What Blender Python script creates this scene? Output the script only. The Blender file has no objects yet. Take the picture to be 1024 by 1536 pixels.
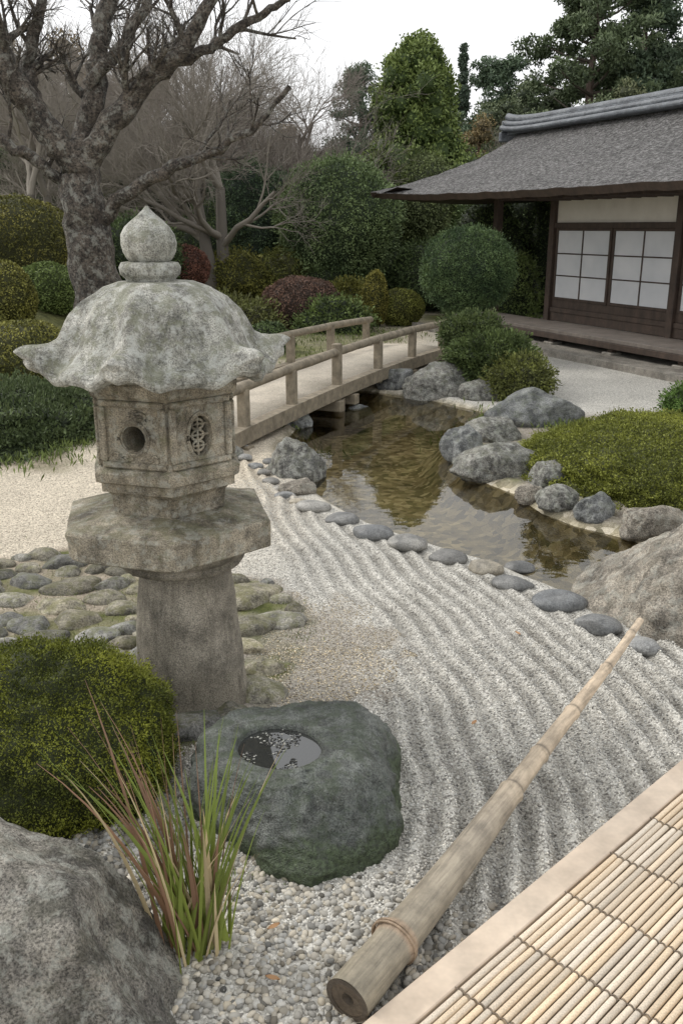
import bpy, math, numpy as np, bmesh
from mathutils import Vector
rng=np.random.default_rng(7)
R=math.radians
# ------------------------------------------------------------------ helpers
TAB=np.random.default_rng(1).random((32,32,32))
def vn(P):
    P=np.asarray(P,float); i=np.floor(P).astype(int); f=P-i; f=f*f*(3-2*f); i&=31; j=(i+1)&31
    x,y,z=f[:,0],f[:,1],f[:,2]
    def T(a,b,c): return TAB[a[:,0],b[:,1],c[:,2]]
    return ((T(i,i,i)*(1-x)+T(j,i,i)*x)*(1-y)+(T(i,j,i)*(1-x)+T(j,j,i)*x)*y)*(1-z)+((T(i,i,j)*(1-x)+T(j,i,j)*x)*(1-y)+(T(i,j,j)*(1-x)+T(j,j,j)*x)*y)*z
def fbm(P,o=4,g=.5):
    P=np.asarray(P,float); s=0;a=1;t=0
    for k in range(o):
        s=s+a*vn(P*2**k+k*7.3); t+=a; a*=g
    return s/t
def sm(x,a=0.,b=1.):
    t=np.clip((np.asarray(x,float)-a)/(b-a),0,1); return t*t*(3-2*t)
class MB:
    def __init__(s): s.V=[];s.F=[];s.C=[];s.M=[];s.n=0;s.sharp=0
    def add(s,V,F,col=(.5,.5,.5),mi=0):
        V=np.asarray(V,float).reshape(-1,3); F=np.asarray(F,int); c=np.asarray(col,float)
        if c.ndim==1: c=np.tile(c,(len(V),1))
        s.V.append(V); s.F.append(F+s.n); s.C.append(c); s.M.append(np.full(len(F),mi)); s.n+=len(V)
    def mesh(s,name,mats,smooth=True):
        V=np.concatenate(s.V); me=bpy.data.meshes.new(name)
        me.vertices.add(len(V)); me.vertices.foreach_set('co',V.astype(np.float32).ravel())
        lv=np.concatenate([f.ravel() for f in s.F]); tot=np.concatenate([np.full(len(f),f.shape[1]) for f in s.F])
        st=np.concatenate([[0],np.cumsum(tot)[:-1]])
        me.loops.add(len(lv)); me.loops.foreach_set('vertex_index',lv.astype(np.int32))
        me.polygons.add(len(tot)); me.polygons.foreach_set('loop_start',st.astype(np.int32))
        me.polygons.foreach_set('material_index',np.concatenate(s.M).astype(np.int32))
        me.update(calc_edges=True)
        me.polygons.foreach_set('use_smooth',np.full(len(tot),smooth))
        C=np.concatenate(s.C); a=me.attributes.new('Col','FLOAT_COLOR','POINT')
        a.data.foreach_set('color',np.hstack([C,np.ones((len(C),1))]).astype(np.float32).ravel())
        for m in (mats if isinstance(mats,(list,tuple)) else [mats]): me.materials.append(m)
        if s.sharp and smooth: me.set_sharp_from_angle(angle=R(s.sharp))
        return me
    def obj(s,name,mats,smooth=True,loc=(0,0,0),parent=None):
        return place(name,s.mesh(name,mats,smooth),loc,parent)
def place(name,me,loc=(0,0,0),parent=None,rz=0,sc=(1,1,1),tint=None):
    o=bpy.data.objects.new(name,me); bpy.context.scene.collection.objects.link(o)
    o.location=loc; o.rotation_euler=(0,0,rz); o.scale=sc if hasattr(sc,'__len__') else (sc,)*3
    if tint: o.color=(*tint,1)
    if parent: o.parent=parent
    return o
def empty(name,loc=(0,0,0)):
    return place(name,None,loc)
_ico={}
def ico(n):
    if n not in _ico:
        b=bmesh.new(); bmesh.ops.create_icosphere(b,subdivisions=n,radius=1)
        _ico[n]=(np.array([v.co[:] for v in b.verts]),np.array([[v.index for v in f.verts] for f in b.faces])); b.free()
    return _ico[n]
def tube(mb,P,r,k=8,col=(.3,.3,.3),mi=0,cap=False,rough=0,seed=0):
    P=np.asarray(P,float); n=len(P); r=np.broadcast_to(np.asarray(r,float),(n,))
    T=np.gradient(P,axis=0); T/=np.linalg.norm(T,axis=1)[:,None]+1e-9
    ref=np.array([0,0,1.]) if abs(T[:,2]).mean()<.8 else np.array([1.,0,0])
    A=np.cross(T,ref); A/=np.linalg.norm(A,axis=1)[:,None]+1e-9; B=np.cross(A,T)
    th=np.arange(k)*2*math.pi/k
    rr=np.repeat(r[:,None],k,1)
    D=np.cos(th)[None,:,None]*A[:,None]+np.sin(th)[None,:,None]*B[:,None]
    if rough: 
        rr=rr*(1+rough*(fbm((P[:,None]+D*r[:,None,None]).reshape(-1,3)*3+seed,3).reshape(n,k)-.5)*2)
    V=P[:,None]+D*rr[:,:,None]
    i=np.arange(n-1)[:,None]*k; j=np.arange(k)[None]; j2=(j+1)%k
    F=np.stack([i+j,i+j2,i+k+j2,i+k+j],-1).reshape(-1,4)
    c=np.asarray(col,float)
    if c.ndim==2: c=np.repeat(c,k,0)
    mb.add(V,F,c,mi)
    if cap:
        for e in (0,n-1):
            cc=c if c.ndim==1 else c[e*k]
            mb.add(V[e],np.array([list(range(k))]),cc,mi)
def box(mb,c,ax,half,col=(.3,.3,.3),mi=0,bev=.006):
    """oriented chamfered box. ax: 3 unit vectors"""
    mb.sharp=mb.sharp or 30
    c=np.asarray(c,float); ax=np.asarray(ax,float); h=np.asarray(half,float); b=min(bev,min(h)*.45)
    V=[];F=[]
    ids={}
    for sx in(-1,1):
        for sy in(-1,1):
            for sz in(-1,1):
                s=np.array([sx,sy,sz])
                for d in range(3):
                    v=s*(h-b); v[d]=s[d]*h[d]; ids[(sx,sy,sz,d)]=len(V); V.append(c+v@ax)
    S=(-1,1)
    for d in range(3):
        e,f=[q for q in range(3) if q!=d]
        for sd in S:
            q=[]
            for (a,b2) in((-1,-1),(1,-1),(1,1),(-1,1)):
                k=[0,0,0];k[d]=sd;k[e]=a;k[f]=b2;q.append(ids[(*k,d)])
            F.append(q)
    for d in range(3):
        e,f=[q for q in range(3) if q!=d]
        for a in S:
            for b2 in S:
                k0=[0,0,0];k0[e]=a;k0[f]=b2;k1=list(k0);k0[d]=-1;k1[d]=1
                F.append([ids[(*k0,e)],ids[(*k1,e)],ids[(*k1,f)],ids[(*k0,f)]])
    mb.add(V,F,col,mi)
    T=[[ids[(a,b2,c2,0)],ids[(a,b2,c2,1)],ids[(a,b2,c2,2)]] for a in S for b2 in S for c2 in S]
    mb.add(V,T,col,mi)
def rnd_dirs(n,zmin=-1):
    z=rng.uniform(zmin,1,n); t=rng.uniform(0,2*math.pi,n); s=np.sqrt(1-z*z)
    return np.stack([s*np.cos(t),s*np.sin(t),z],1)
def leaves(mb,P,A,L,W,col,mi=0):
    n=len(P); A=A/(np.linalg.norm(A,axis=1)[:,None]+1e-9); B=np.cross(A,rnd_dirs(n)); B/=np.linalg.norm(B,axis=1)[:,None]+1e-9
    L=np.broadcast_to(L,(n,))[:,None]; W=np.broadcast_to(W,(n,))[:,None]
    V=np.stack([P-A*L*.5,P+B*W*.5+A*L*.1,P+A*L*.5,P-B*W*.5+A*L*.1],1).reshape(-1,3)
    F=np.arange(4*n).reshape(n,4)
    mb.add(V,F,np.repeat(col,4,0),mi)
# ------------------------------------------------------------------ materials
def mat(name):
    m=bpy.data.materials.new(name); m.use_nodes=True; nt=m.node_tree; b=nt.nodes['Principled BSDF']
    return m,nt,b
def N(nt,t,**k):
    n=nt.nodes.new(t)
    for a,v in k.items():
        if a[0]=='i' and a[1:].isdigit(): n.inputs[int(a[1:])].default_value=v
        else: setattr(n,a,v)
    return n
def noise(nt,co,scale,detail=5,rough=.6):
    n=N(nt,'ShaderNodeTexNoise'); n.inputs['Scale'].default_value=scale; n.inputs['Detail'].default_value=min(detail,5); n.inputs['Roughness'].default_value=rough
    nt.links.new(co,n.inputs['Vector']); return n.outputs['Fac']
def ramp(nt,fac,stops):
    r=N(nt,'ShaderNodeValToRGB'); e=r.color_ramp.elements
    while len(e)<len(stops): e.new(.5)
    for q,(p,c) in zip(e,stops):
        q.position=p; q.color=(*c,1) if hasattr(c,'__len__') else (c,c,c,1)
    nt.links.new(fac,r.inputs[0]); return r.outputs[0]
def mix(nt,fac,a,b,mode='MIX'):
    m=N(nt,'ShaderNodeMix',data_type='RGBA',blend_type=mode)
    for s,v in((0,fac),(6,a),(7,b)):
        if isinstance(v,bpy.types.NodeSocket): nt.links.new(v,m.inputs[s])
        elif hasattr(v,'__len__'): m.inputs[s].default_value=(*v,1)
        else: m.inputs[s].default_value=v
    return m.outputs[2]
def mth(nt,op,a,b=0.):
    m=N(nt,'ShaderNodeMath',operation=op)
    for s,v in((0,a),(1,b)):
        if isinstance(v,bpy.types.NodeSocket): nt.links.new(v,m.inputs[s])
        else: m.inputs[s].default_value=v
    return m.outputs[0]
def bump(nt,b,h,dist,strength=1,prev=None):
    n=N(nt,'ShaderNodeBump'); n.inputs['Strength'].default_value=strength; n.inputs['Distance'].default_value=dist
    nt.links.new(h,n.inputs['Height'])
    if prev: nt.links.new(prev,n.inputs['Normal'])
    nt.links.new(n.outputs[0],b.inputs['Normal']); return n.outputs[0]
def stone(name,c1,c2,speck=.35,spscale=160,moss=0.,mosscol=(.06,.075,.025),lichen=0.,rough=.85,bd=.006,big=3.,low_moss=None,stain=.5,vcol=False,lsc=5,streak=0,lcol=(.42,.43,.38),l0=.50):
    m,nt,b=mat(name); tc=N(nt,'ShaderNodeTexCoord').outputs['Object']
    if vcol:
        at=N(nt,'ShaderNodeAttribute',attribute_name='Col').outputs['Color']
    n1=noise(nt,tc,big,4,.65); col=mix(nt,ramp(nt,n1,[(.38,0),(.62,1)]),c1,c2)
    n2=noise(nt,tc,spscale,2,.7)
    sp=ramp(nt,n2,[(.36,1-speck*1.6),(.5,1),(.66,1+speck*1.3)])
    col=mix(nt,1,col,sp,'MULTIPLY')
    n3=noise(nt,tc,big*2.3,5,.72)
    col=mix(nt,stain,col,ramp(nt,n3,[(.38,.30),(.55,1.1)]),'MULTIPLY')
    if streak:
        mp=N(nt,'ShaderNodeMapping'); mp.inputs['Scale'].default_value=(14,14,1.6); nt.links.new(tc,mp.inputs[0])
        col=mix(nt,streak,col,ramp(nt,noise(nt,mp.outputs[0],1,4,.7),[(.38,(.38,.37,.33)),(.56,(1.1,1.1,1.08))]),'MULTIPLY')
    n4=noise(nt,tc,big*lsc,5,.75)
    if lichen:
        col=mix(nt,mth(nt,'MULTIPLY',ramp(nt,n4,[(l0,0),(l0+.10,1)]),lichen),col,lcol)
    if moss:
        ge=N(nt,'ShaderNodeNewGeometry'); sx=N(nt,'ShaderNodeSeparateXYZ'); nt.links.new(ge.outputs['Normal'],sx.inputs[0])
        n5=noise(nt,tc,big*3+.7,5,.75)
        f=mth(nt,'MULTIPLY',ramp(nt,mth(nt,'ADD',n5,mth(nt,'MULTIPLY',sx.outputs[2],.12)),[(.56,0),(.68,1)]),moss)
        col=mix(nt,f,col,mosscol)
    if low_moss:
        sp2=N(nt,'ShaderNodeSeparateXYZ'); nt.links.new(tc,sp2.inputs[0])
        n6=noise(nt,tc,9,5,.75)
        z=mth(nt,'ADD',mth(nt,'MULTIPLY',sp2.outputs[2],-1/low_moss),mth(nt,'MULTIPLY',n6,1.6))
        col=mix(nt,ramp(nt,z,[(.12,0),(.4,1)]),col,mix(nt,ramp(nt,noise(nt,tc,70,3,.7),[(.35,0),(.65,1)]),tuple(q*.5 for q in mosscol),tuple(q*1.7 for q in mosscol)))
    if vcol: col=mix(nt,1,col,at,'MULTIPLY')
    nt.links.new(col,b.inputs['Base Color']); b.inputs['Roughness'].default_value=rough
    hn=mth(nt,'ADD',n4,mth(nt,'MULTIPLY',n2,.35))
    bump(nt,b,hn,bd*3,.9)
    return m
def wood(name,c1,c2,scale=(3,3,40),rough=.75,bd=.003,vcol=False,sc2=8):
    m,nt,b=mat(name); tc=N(nt,'ShaderNodeTexCoord').outputs['Object']
    mp=N(nt,'ShaderNodeMapping'); nt.links.new(tc,mp.inputs[0]); mp.inputs['Scale'].default_value=scale
    n1=noise(nt,mp.outputs[0],1,5,.7); n2=noise(nt,tc,sc2,4,.7)
    col=mix(nt,ramp(nt,n1,[(.3,0),(.7,1)]),c1,c2); col=mix(nt,.6,col,ramp(nt,n2,[(.3,.5),(.65,1.15)]),'MULTIPLY')
    nt.links.new(col,b.inputs['Base Color']); b.inputs['Roughness'].default_value=rough
    bump(nt,b,n1,bd,.8); return m
def foliage(name,rough=.65,gain=1.85):
    m,nt,b=mat(name)
    c=N(nt,'ShaderNodeAttribute',attribute_name='Col').outputs['Color']
    oi=N(nt,'ShaderNodeObjectInfo').outputs['Color']; col=mix(nt,1,c,oi,'MULTIPLY'); col=mix(nt,1,col,(gain,gain,gain),'MULTIPLY')
    nt.links.new(col,b.inputs['Base Color']); b.inputs['Roughness'].default_value=rough; b.inputs['Specular IOR Level'].default_value=.3
    return m
def plain_v(name,rough=.85,bd=0,bs=60):
    m,nt,b=mat(name); c=N(nt,'ShaderNodeAttribute',attribute_name='Col').outputs['Color']
    b.inputs['Roughness'].default_value=rough
    if not bs: nt.links.new(c,b.inputs['Base Color']); return m
    tc=N(nt,'ShaderNodeTexCoord').outputs['Object']; n=noise(nt,tc,bs,3,.7)
    nt.links.new(mix(nt,.7,c,ramp(nt,n,[(.3,.6),(.7,1.3)]),'MULTIPLY'),b.inputs['Base Color'])
    if bd: bump(nt,b,n,bd)
    return m
FOL=foliage('foliage_leaves')
GRANITE=stone('lantern_granite',(.36,.32,.25),(.19,.165,.12),speck=.32,spscale=190,moss=.5,mosscol=(.11,.11,.05),lichen=.4,big=3.6,bd=.004,stain=.8,streak=.5)
GRANITE_TOP=stone('lantern_roof_granite',(.50,.49,.45),(.30,.30,.265),speck=.34,spscale=190,moss=.6,mosscol=(.17,.175,.11),lichen=.6,lcol=(.50,.51,.47),big=4.4,bd=.005,stain=.7,streak=.65)
GRANITE_SH=stone('lantern_shaft_granite',(.31,.28,.23),(.19,.17,.135),speck=.3,spscale=200,moss=.15,big=2.8,bd=.003,stain=.65,streak=.5)
# ------------------------------------------------------------------ terrain
POND=np.array([(-.75,10.6),(-.55,9.8),(-.60,9.27),(-.72,8.51),(-.64,7.86),(-.38,7.19),(-.14,6.6),(.02,6.3),(.24,5.98),(.46,5.75),(.70,5.52),(.93,5.3),(1.08,5.06),(1.28,4.80),(1.42,4.5),(1.8,4.6),(2.4,5.2),(2.25,5.7),(2.02,5.97),(1.77,6.2),(1.6,6.49),(1.5,7.0),(1.28,7.4),(1.15,8.0),(1.15,8.8),(1.4,9.44),(1.85,10.2),(1.3,11.0),(.9,11.4),(.3,11.9),(-.5,12.2),(-1.2,11.6)])
def segd(X,Y,a,b):
    d=b-a; t=np.clip(((X-a[0])*d[0]+(Y-a[1])*d[1])/(d@d),0,1)
    return np.hypot(X-a[0]-t*d[0],Y-a[1]-t*d[1])
def polysd(X,Y,P):
    D=np.full(X.shape,1e9); ins=np.zeros(X.shape,bool)
    for i in range(len(P)):
        a=P[i];b=P[(i+1)%len(P)]; D=np.minimum(D,segd(X,Y,a,b))
        c=((a[1]>Y)!=(b[1]>Y)); 
        if a[1]!=b[1]: ins^=c&(X<(b[0]-a[0])*(Y-a[1])/(b[1]-a[1])+a[0])
    return np.where(ins,D,-D)
ISL=np.array([(-1.45,8.6),(-1.05,6.6),(-.75,5.2),(-.42,4.2),(-.2,3.4),(-.15,2.85),(-.25,1.2)])
def isl(X,Y):
    D=0
    for i in range(len(ISL)-1): D=D+np.exp(-14*segd(X,Y,ISL[i],ISL[i+1]))
    return -np.log(D+1e-30)/14
COB=np.array([(-2.6,5.15),(-1.75,5.5),(-1.2,5.15),(-.4,4.95),(-.12,4.4),(-.2,3.9),(-.3,3.5),(-.6,3.15),(-1.6,3.3),(-2.6,3.6)])
def ground(X,Y,full=False):
    P=np.stack([X,Y,0*X],-1).reshape(-1,3)
    nz=(fbm(P*.7,2)-.5).reshape(X.shape); nf=(fbm(P*6+3,3)-.5).reshape(X.shape)
    sd=polysd(X,Y,POND)
    d=isl(X,Y)+nz*.12+nf*.006
    pa=np.hypot((X+.12)/.34,(Y-4.05)/.62)
    mask=sm(-sd,.09,.2)*sm(d,.32,.40)*sm(X,-1.2,-.9)*(1-sm(Y,8.0,8.6))*(1-sm(X,3.5,4.5))*sm(pa,1,1.2)
    cs=polysd(X,Y,COB); mask=mask*sm(-cs,0.02,.12)
    amp=(.0145+.007*sm(X-.25*(Y-2),.1,1.0))*(1+.8*nf*2)
    w=np.abs(np.sin(d*math.pi/.104)); rid=(1-w)**.8*2.0-.6
    h=mask*amp*rid+nf*.009+nz*.02
    h=h-.34*sm(sd,-.03,.45)
    h=h+.9*sm(-X,3.4,6)*sm(Y,11,16)+ .35*sm(Y,22,34)
    if full: return h,sd,d,cs,1-mask*sm(w,.35,.95)*(.65+nf)  # last value drives the painted groove shade and the grain size
    return h,sd,d,cs
def gz(x,y):
    return float(ground(np.array([x]),np.array([y]))[0][0])
xs=[*np.arange(-2.6,3.0,.0165)]; s=.0165;x=xs[-1]
while x<250: s*=1.07; x+=s; xs.append(x)
s=.0165;x=xs[0];L=[]
while x>-250: s*=1.07; x-=s; L.append(x)
xs=np.array(L[::-1]+xs)
ys=[*np.arange(1.2,5.6,.0155)]; s=.0155; y=ys[-1]
while y<350: s*=1.0135 if y<40 else 1.08; y+=s; ys.append(y)
ys=np.array([-60,-20,-8,-3,-1,0,.6,.9,1.05]+ys)
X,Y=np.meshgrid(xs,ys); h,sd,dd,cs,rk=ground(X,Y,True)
P=np.stack([X,Y,0*X],-1).reshape(-1,3); nb=(fbm(P*1.3+5,4)-.5).reshape(X.shape); nc=(fbm(P*5+9,4)-.5).reshape(X.shape)
patch=1-sm(np.hypot((X+.12)/.36,(Y-4.05)/.66)+nc*1.4,.75,1.15)
soil=np.maximum(patch*.75,sm(cs+nc*.15,-.08,.03)*.9)
leftstrip=sm(-X+nb*.8,2.35,2.75)*sm(Y+nb*.8,7.2+0*Y,7.8)
back=sm(Y+nb*1.5,12.0,13.2)*(1-sm(X-(.9+.03*(Y-12)),-.2,.4)*(1-sm(Y,19,21)))
bankR=sm(X+nc*.2,.9,1.05)*sm(Y,5.5,5.75)*(1-sm(Y+nb,9.6,10.2))*(1-sm(X,4,4.6))
soil=np.maximum.reduce([soil,leftstrip,back*.4,bankR])
moss=np.maximum(back*(.55+nb*1.5),leftstrip*(nc+.1)*2)
moss=np.clip(np.maximum.reduce([moss,sm(-X+nb,3.0,3.6)*sm(Y,10,11)*.9,bankR*(.2+nc*2.5),sm(cs,-.02,.05)*(.35+nc*3)]),0,1)
bed=sm(sd,-.03,.12)
mb=MB(); nx,ny=len(xs),len(ys)
i=np.arange(ny-1)[:,None]*nx+np.arange(nx-1)[None]
F=np.stack([i,i+1,i+nx+1,i+nx],-1).reshape(-1,4)
mb.add(np.stack([X,Y,h],-1).reshape(-1,3),F,np.stack([np.clip(soil,0,1),moss,bed],-1).reshape(-1,3))
m,nt,b=mat('gravel_ground'); tc=N(nt,'ShaderNodeTexCoord').outputs['Object']
at=N(nt,'ShaderNodeSeparateColor'); nt.links.new(N(nt,'ShaderNodeAttribute',attribute_name='Col').outputs['Color'],at.inputs[0])
vo=N(nt,'ShaderNodeTexVoronoi'); vo.inputs['Scale'].default_value=105; nt.links.new(tc,vo.inputs['Vector'])
vr=N(nt,'ShaderNodeSeparateColor'); nt.links.new(vo.outputs['Color'],vr.inputs[0])
sand=ramp(nt,vr.outputs[0],[(0,(.20,.19,.175)),(.25,(.40,.385,.35)),(.6,(.52,.505,.46)),(1,(.68,.66,.61))])
sand=mix(nt,.45,sand,ramp(nt,noise(nt,tc,1.6,4,.6),[(.35,.78),(.65,1.12)]),'MULTIPLY')
shade_fac=N(nt,'ShaderNodeAttribute',attribute_name='groove_shade').outputs['Fac']
sand=mix(nt,1,sand,ramp(nt,shade_fac,[(0,(.50,.49,.47)),(1,(1.05,1.05,1.04))]),'MULTIPLY')  # groove shading painted into sand colour: dark in furrows, light on ridges
px=N(nt,'ShaderNodeSeparateXYZ'); nt.links.new(tc,px.inputs[0])
warm=ramp(nt,mth(nt,'ADD',mth(nt,'MULTIPLY',px.outputs[0],-.4),mth(nt,'MULTIPLY',px.outputs[1],.09)),[(.55,(1,1,1)),(1.,(1.08,.99,.87))])
sand=mix(nt,1,sand,warm,'MULTIPLY')
soilc=mix(nt,ramp(nt,noise(nt,tc,25,4,.7),[(.35,0),(.65,1)]),(.10,.075,.05),(.27,.22,.165))
soilc=mix(nt,.35,soilc,sand)
mossc=mix(nt,ramp(nt,noise(nt,tc,4,5,.75),[(.35,0),(.65,1)]),(.06,.07,.022),(.17,.18,.06))
bedn=N(nt,'ShaderNodeTexVoronoi'); bedn.inputs['Scale'].default_value=17; nt.links.new(tc,bedn.inputs['Vector'])
bs=N(nt,'ShaderNodeSeparateColor'); nt.links.new(bedn.outputs['Color'],bs.inputs[0])
bedc=ramp(nt,bs.outputs[0],[(0,(.19,.17,.11)),(.6,(.42,.37,.26)),(1,(.65,.59,.47))])
bedc=mix(nt,.85,bedc,ramp(nt,noise(nt,tc,1.2,5,.65),[(.38,.42),(.6,1.35)]),'MULTIPLY')
col=mix(nt,at.outputs[0],sand,soilc); col=mix(nt,at.outputs[1],col,mossc); col=mix(nt,at.outputs[2],col,bedc)
nt.links.new(col,b.inputs['Base Color']); b.inputs['Roughness'].default_value=.95; b.inputs['Specular IOR Level'].default_value=.2
bump(nt,b,mth(nt,'SUBTRACT',1,mth(nt,'MULTIPLY',vo.outputs['Distance'],1.2)),.006,1)
go=mb.obj('ground',m); ga=go.data.attributes.new('groove_shade','FLOAT','POINT'); ga.data.foreach_set('value',rk.ravel().astype(np.float32))  # per-vertex weight of the painted rake shading
GR=plain_v('gravel_stone',.85,0,0)
def grains(mb,x,y,r,lvl,flat=.7,pal=0):
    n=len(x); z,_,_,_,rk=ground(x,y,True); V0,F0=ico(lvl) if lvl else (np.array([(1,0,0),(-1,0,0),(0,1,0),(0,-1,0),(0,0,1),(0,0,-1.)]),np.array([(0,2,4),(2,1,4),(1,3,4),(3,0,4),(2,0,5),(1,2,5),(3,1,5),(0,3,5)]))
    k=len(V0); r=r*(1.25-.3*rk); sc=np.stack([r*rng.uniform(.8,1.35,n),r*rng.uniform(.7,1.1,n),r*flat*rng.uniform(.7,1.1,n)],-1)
    a=rng.uniform(0,6.28,n); V=V0[None]*sc[:,None]
    if lvl>=1: V=V*(1+.16*(rng.random((n,k,1))-.5)*(2 if lvl==1 else 1))
    c,s_=np.cos(a)[:,None],np.sin(a)[:,None]
    V=np.stack([V[...,0]*c-V[...,1]*s_+x[:,None],V[...,0]*s_+V[...,1]*c+y[:,None],V[...,2]+(z+r*flat*.35)[:,None]+V[...,0]*rng.uniform(-.4,.4,(n,1))],-1)
    F=(F0[None]+np.arange(n)[:,None,None]*k).reshape(-1,3)
    g=np.clip(rng.normal(.54,.12,n),.1,.85); g=np.where(rng.random(n)<.12,g*.45,g)
    t=rng.random(n)*.06
    if pal: g=g*.64; t=rng.random(n)*.16
    g=g*(.50+.55*rk)  # grains get the same painted furrow shading in their colour
    pt=(np.hypot((x+.12)/.36,(y-4.05)/.66)+.9*(vn(np.stack([x*9,y*9,0*x],1))-.5)<1)
    g=np.where(pt,g*rng.uniform(.45,1,n),g); t=np.where(pt,rng.uniform(.05,.3,n),t)
    C=np.stack([g*(1.01+t*.7),g,g*(.94-t)],-1)
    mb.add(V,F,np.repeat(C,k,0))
def region(x,y,lo=.05):
    sd=polysd(x,y,POND); c=polysd(x,y,COB); pa=np.hypot((x+.12)/.30,(y-4.05)/.55)
    return (sd<-.02)&((c<.02)|(pa<1.0))&~((x>.95)&(y>5.5))
mb=MB()
n=60000; x=rng.uniform(-1.2,2.6,n); y=2.2+rng.random(n)*1.9; k=region(x,y)&(np.abs(x-.02)<.5*y+.1)
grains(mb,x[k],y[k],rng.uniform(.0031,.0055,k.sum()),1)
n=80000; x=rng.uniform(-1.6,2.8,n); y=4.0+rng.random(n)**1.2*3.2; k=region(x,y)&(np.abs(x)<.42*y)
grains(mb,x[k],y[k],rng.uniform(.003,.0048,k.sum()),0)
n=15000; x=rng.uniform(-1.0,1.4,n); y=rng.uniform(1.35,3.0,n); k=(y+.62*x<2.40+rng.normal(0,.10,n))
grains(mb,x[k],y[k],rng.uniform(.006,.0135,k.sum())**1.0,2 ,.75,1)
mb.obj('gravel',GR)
# ------------------------------------------------------------------ water
m,nt,b=mat('pond_water'); nt.nodes.remove(b); out=nt.nodes['Material Output']
tc=N(nt,'ShaderNodeTexCoord').outputs['Object']
fr=N(nt,'ShaderNodeFresnel'); fr.inputs['IOR'].default_value=1.55
gl=N(nt,'ShaderNodeBsdfGlossy'); gl.inputs['Roughness'].default_value=.02
tr=N(nt,'ShaderNodeBsdfTransparent'); tr.inputs[0].default_value=(.84,.79,.62,1)
ms=N(nt,'ShaderNodeMixShader'); nt.links.new(fr.outputs[0],ms.inputs[0]); nt.links.new(tr.outputs[0],ms.inputs[1]); nt.links.new(gl.outputs[0],ms.inputs[2]); nt.links.new(ms.outputs[0],out.inputs[0])
bp=N(nt,'ShaderNodeBump'); bp.inputs['Strength'].default_value=.10; bp.inputs['Distance'].default_value=.012
nt.links.new(noise(nt,tc,5,2,.5),bp.inputs['Height'])
for q in(fr,gl): nt.links.new(bp.outputs[0],q.inputs['Normal'])
WATER=m
mb=MB(); mb.add([(-2.2,4.2,-.06),(3.0,4.2,-.06),(3.0,12.6,-.06),(-2.2,12.6,-.06)],[[0,1,2,3]]); mb.obj('pond_water',WATER)
# ------------------------------------------------------------------ rocks
def rock(mb,loc,dims,seed=0,lvl=5,facets=7,disp=.12,rz=0,col=(1,1,1),river=False,kk=34.,fine=.6):
    r=np.random.default_rng(seed); D,F=ico(lvl)
    rad=np.ones(len(D))
    for _ in range(facets):
        n=r.normal(size=3); n/=np.linalg.norm(n); n[2]=abs(n[2])*.9; dd=r.uniform(.58,.9); dt=D@n
        lim=np.where(dt>.05,dd/np.maximum(dt,.05),9); k=12. if river else kk; rad=-np.log(np.exp(-k*rad)+np.exp(-k*np.minimum(lim,3)))/k
    rad=rad/rad.max()
    rad=rad*(1+disp*(fbm(D*1.6+seed*3.1,3)-.5)*2+(0 if river else disp*fine*(fbm(D*4.5+seed,6,.62)-.5)*2))
    V=D*rad[:,None]*np.array(dims)
    c,s_=math.cos(rz),math.sin(rz); V=np.stack([V[:,0]*c-V[:,1]*s_,V[:,0]*s_+V[:,1]*c,V[:,2]],-1)
    mb.add(V+np.array(loc),F,col)
ROCKG=stone('boulder_grey',(.29,.28,.25),(.12,.12,.11),speck=.35,spscale=90,lichen=.5,moss=.35,mosscol=(.09,.095,.045),big=3.6,bd=.008,stain=.9)
ROCKL=stone('boulder_foreground',(.27,.25,.215),(.12,.112,.10),speck=.4,spscale=140,lichen=.45,moss=.35,mosscol=(.065,.065,.04),big=3.4,bd=.006,stain=.95,streak=.4)
ROCKB=stone('boulder_brown',(.37,.33,.27),(.18,.16,.13),speck=.35,spscale=110,lichen=.35,moss=.4,mosscol=(.08,.07,.045),big=2.6,bd=.008,stain=.9)
ROCKD=stone('boulder_dark',(.11,.115,.115),(.20,.205,.20),speck=.3,spscale=90,lichen=.25,moss=.3,big=3,bd=.006,stain=.7)
RIVER=stone('river_stone',(.165,.17,.17),(.25,.25,.24),speck=.22,spscale=120,big=5,bd=.0015,rough=.5,stain=.5,vcol=True)
COBM=stone('cobble_stone',(.30,.29,.265),(.17,.168,.155),speck=.3,spscale=110,lichen=.3,moss=.6,mosscol=(.13,.135,.06),big=5,bd=.004,vcol=True,stain=.8)
def boulder(name,x,y,dims,z=None,mt=ROCKG,seed=1,rz=0,lvl=5,disp=.17,facets=13,**kw):
    mb=MB(); rock(mb,(0,0,0),dims,seed,lvl,facets,disp,rz,**kw); g=max(gz(x,y),-.2) if z is None else z
    return mb.obj(name,mt,loc=(x,y,g+dims[2]*.35 if z is None else z))
boulder('boulder',2.12,4.62,(.92,.80,.57),.06,ROCKB,11,.3,6,.15,9,kk=24.,fine=.5)
boulder('boulder',-.90,1.84,(.68,.52,.56),.05,ROCKL,5,.15,6,.11,12,kk=55.,fine=.6)
boulder('boulder',-.93,1.47,(.2,.2,.2),.12,ROCKL,8)
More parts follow.
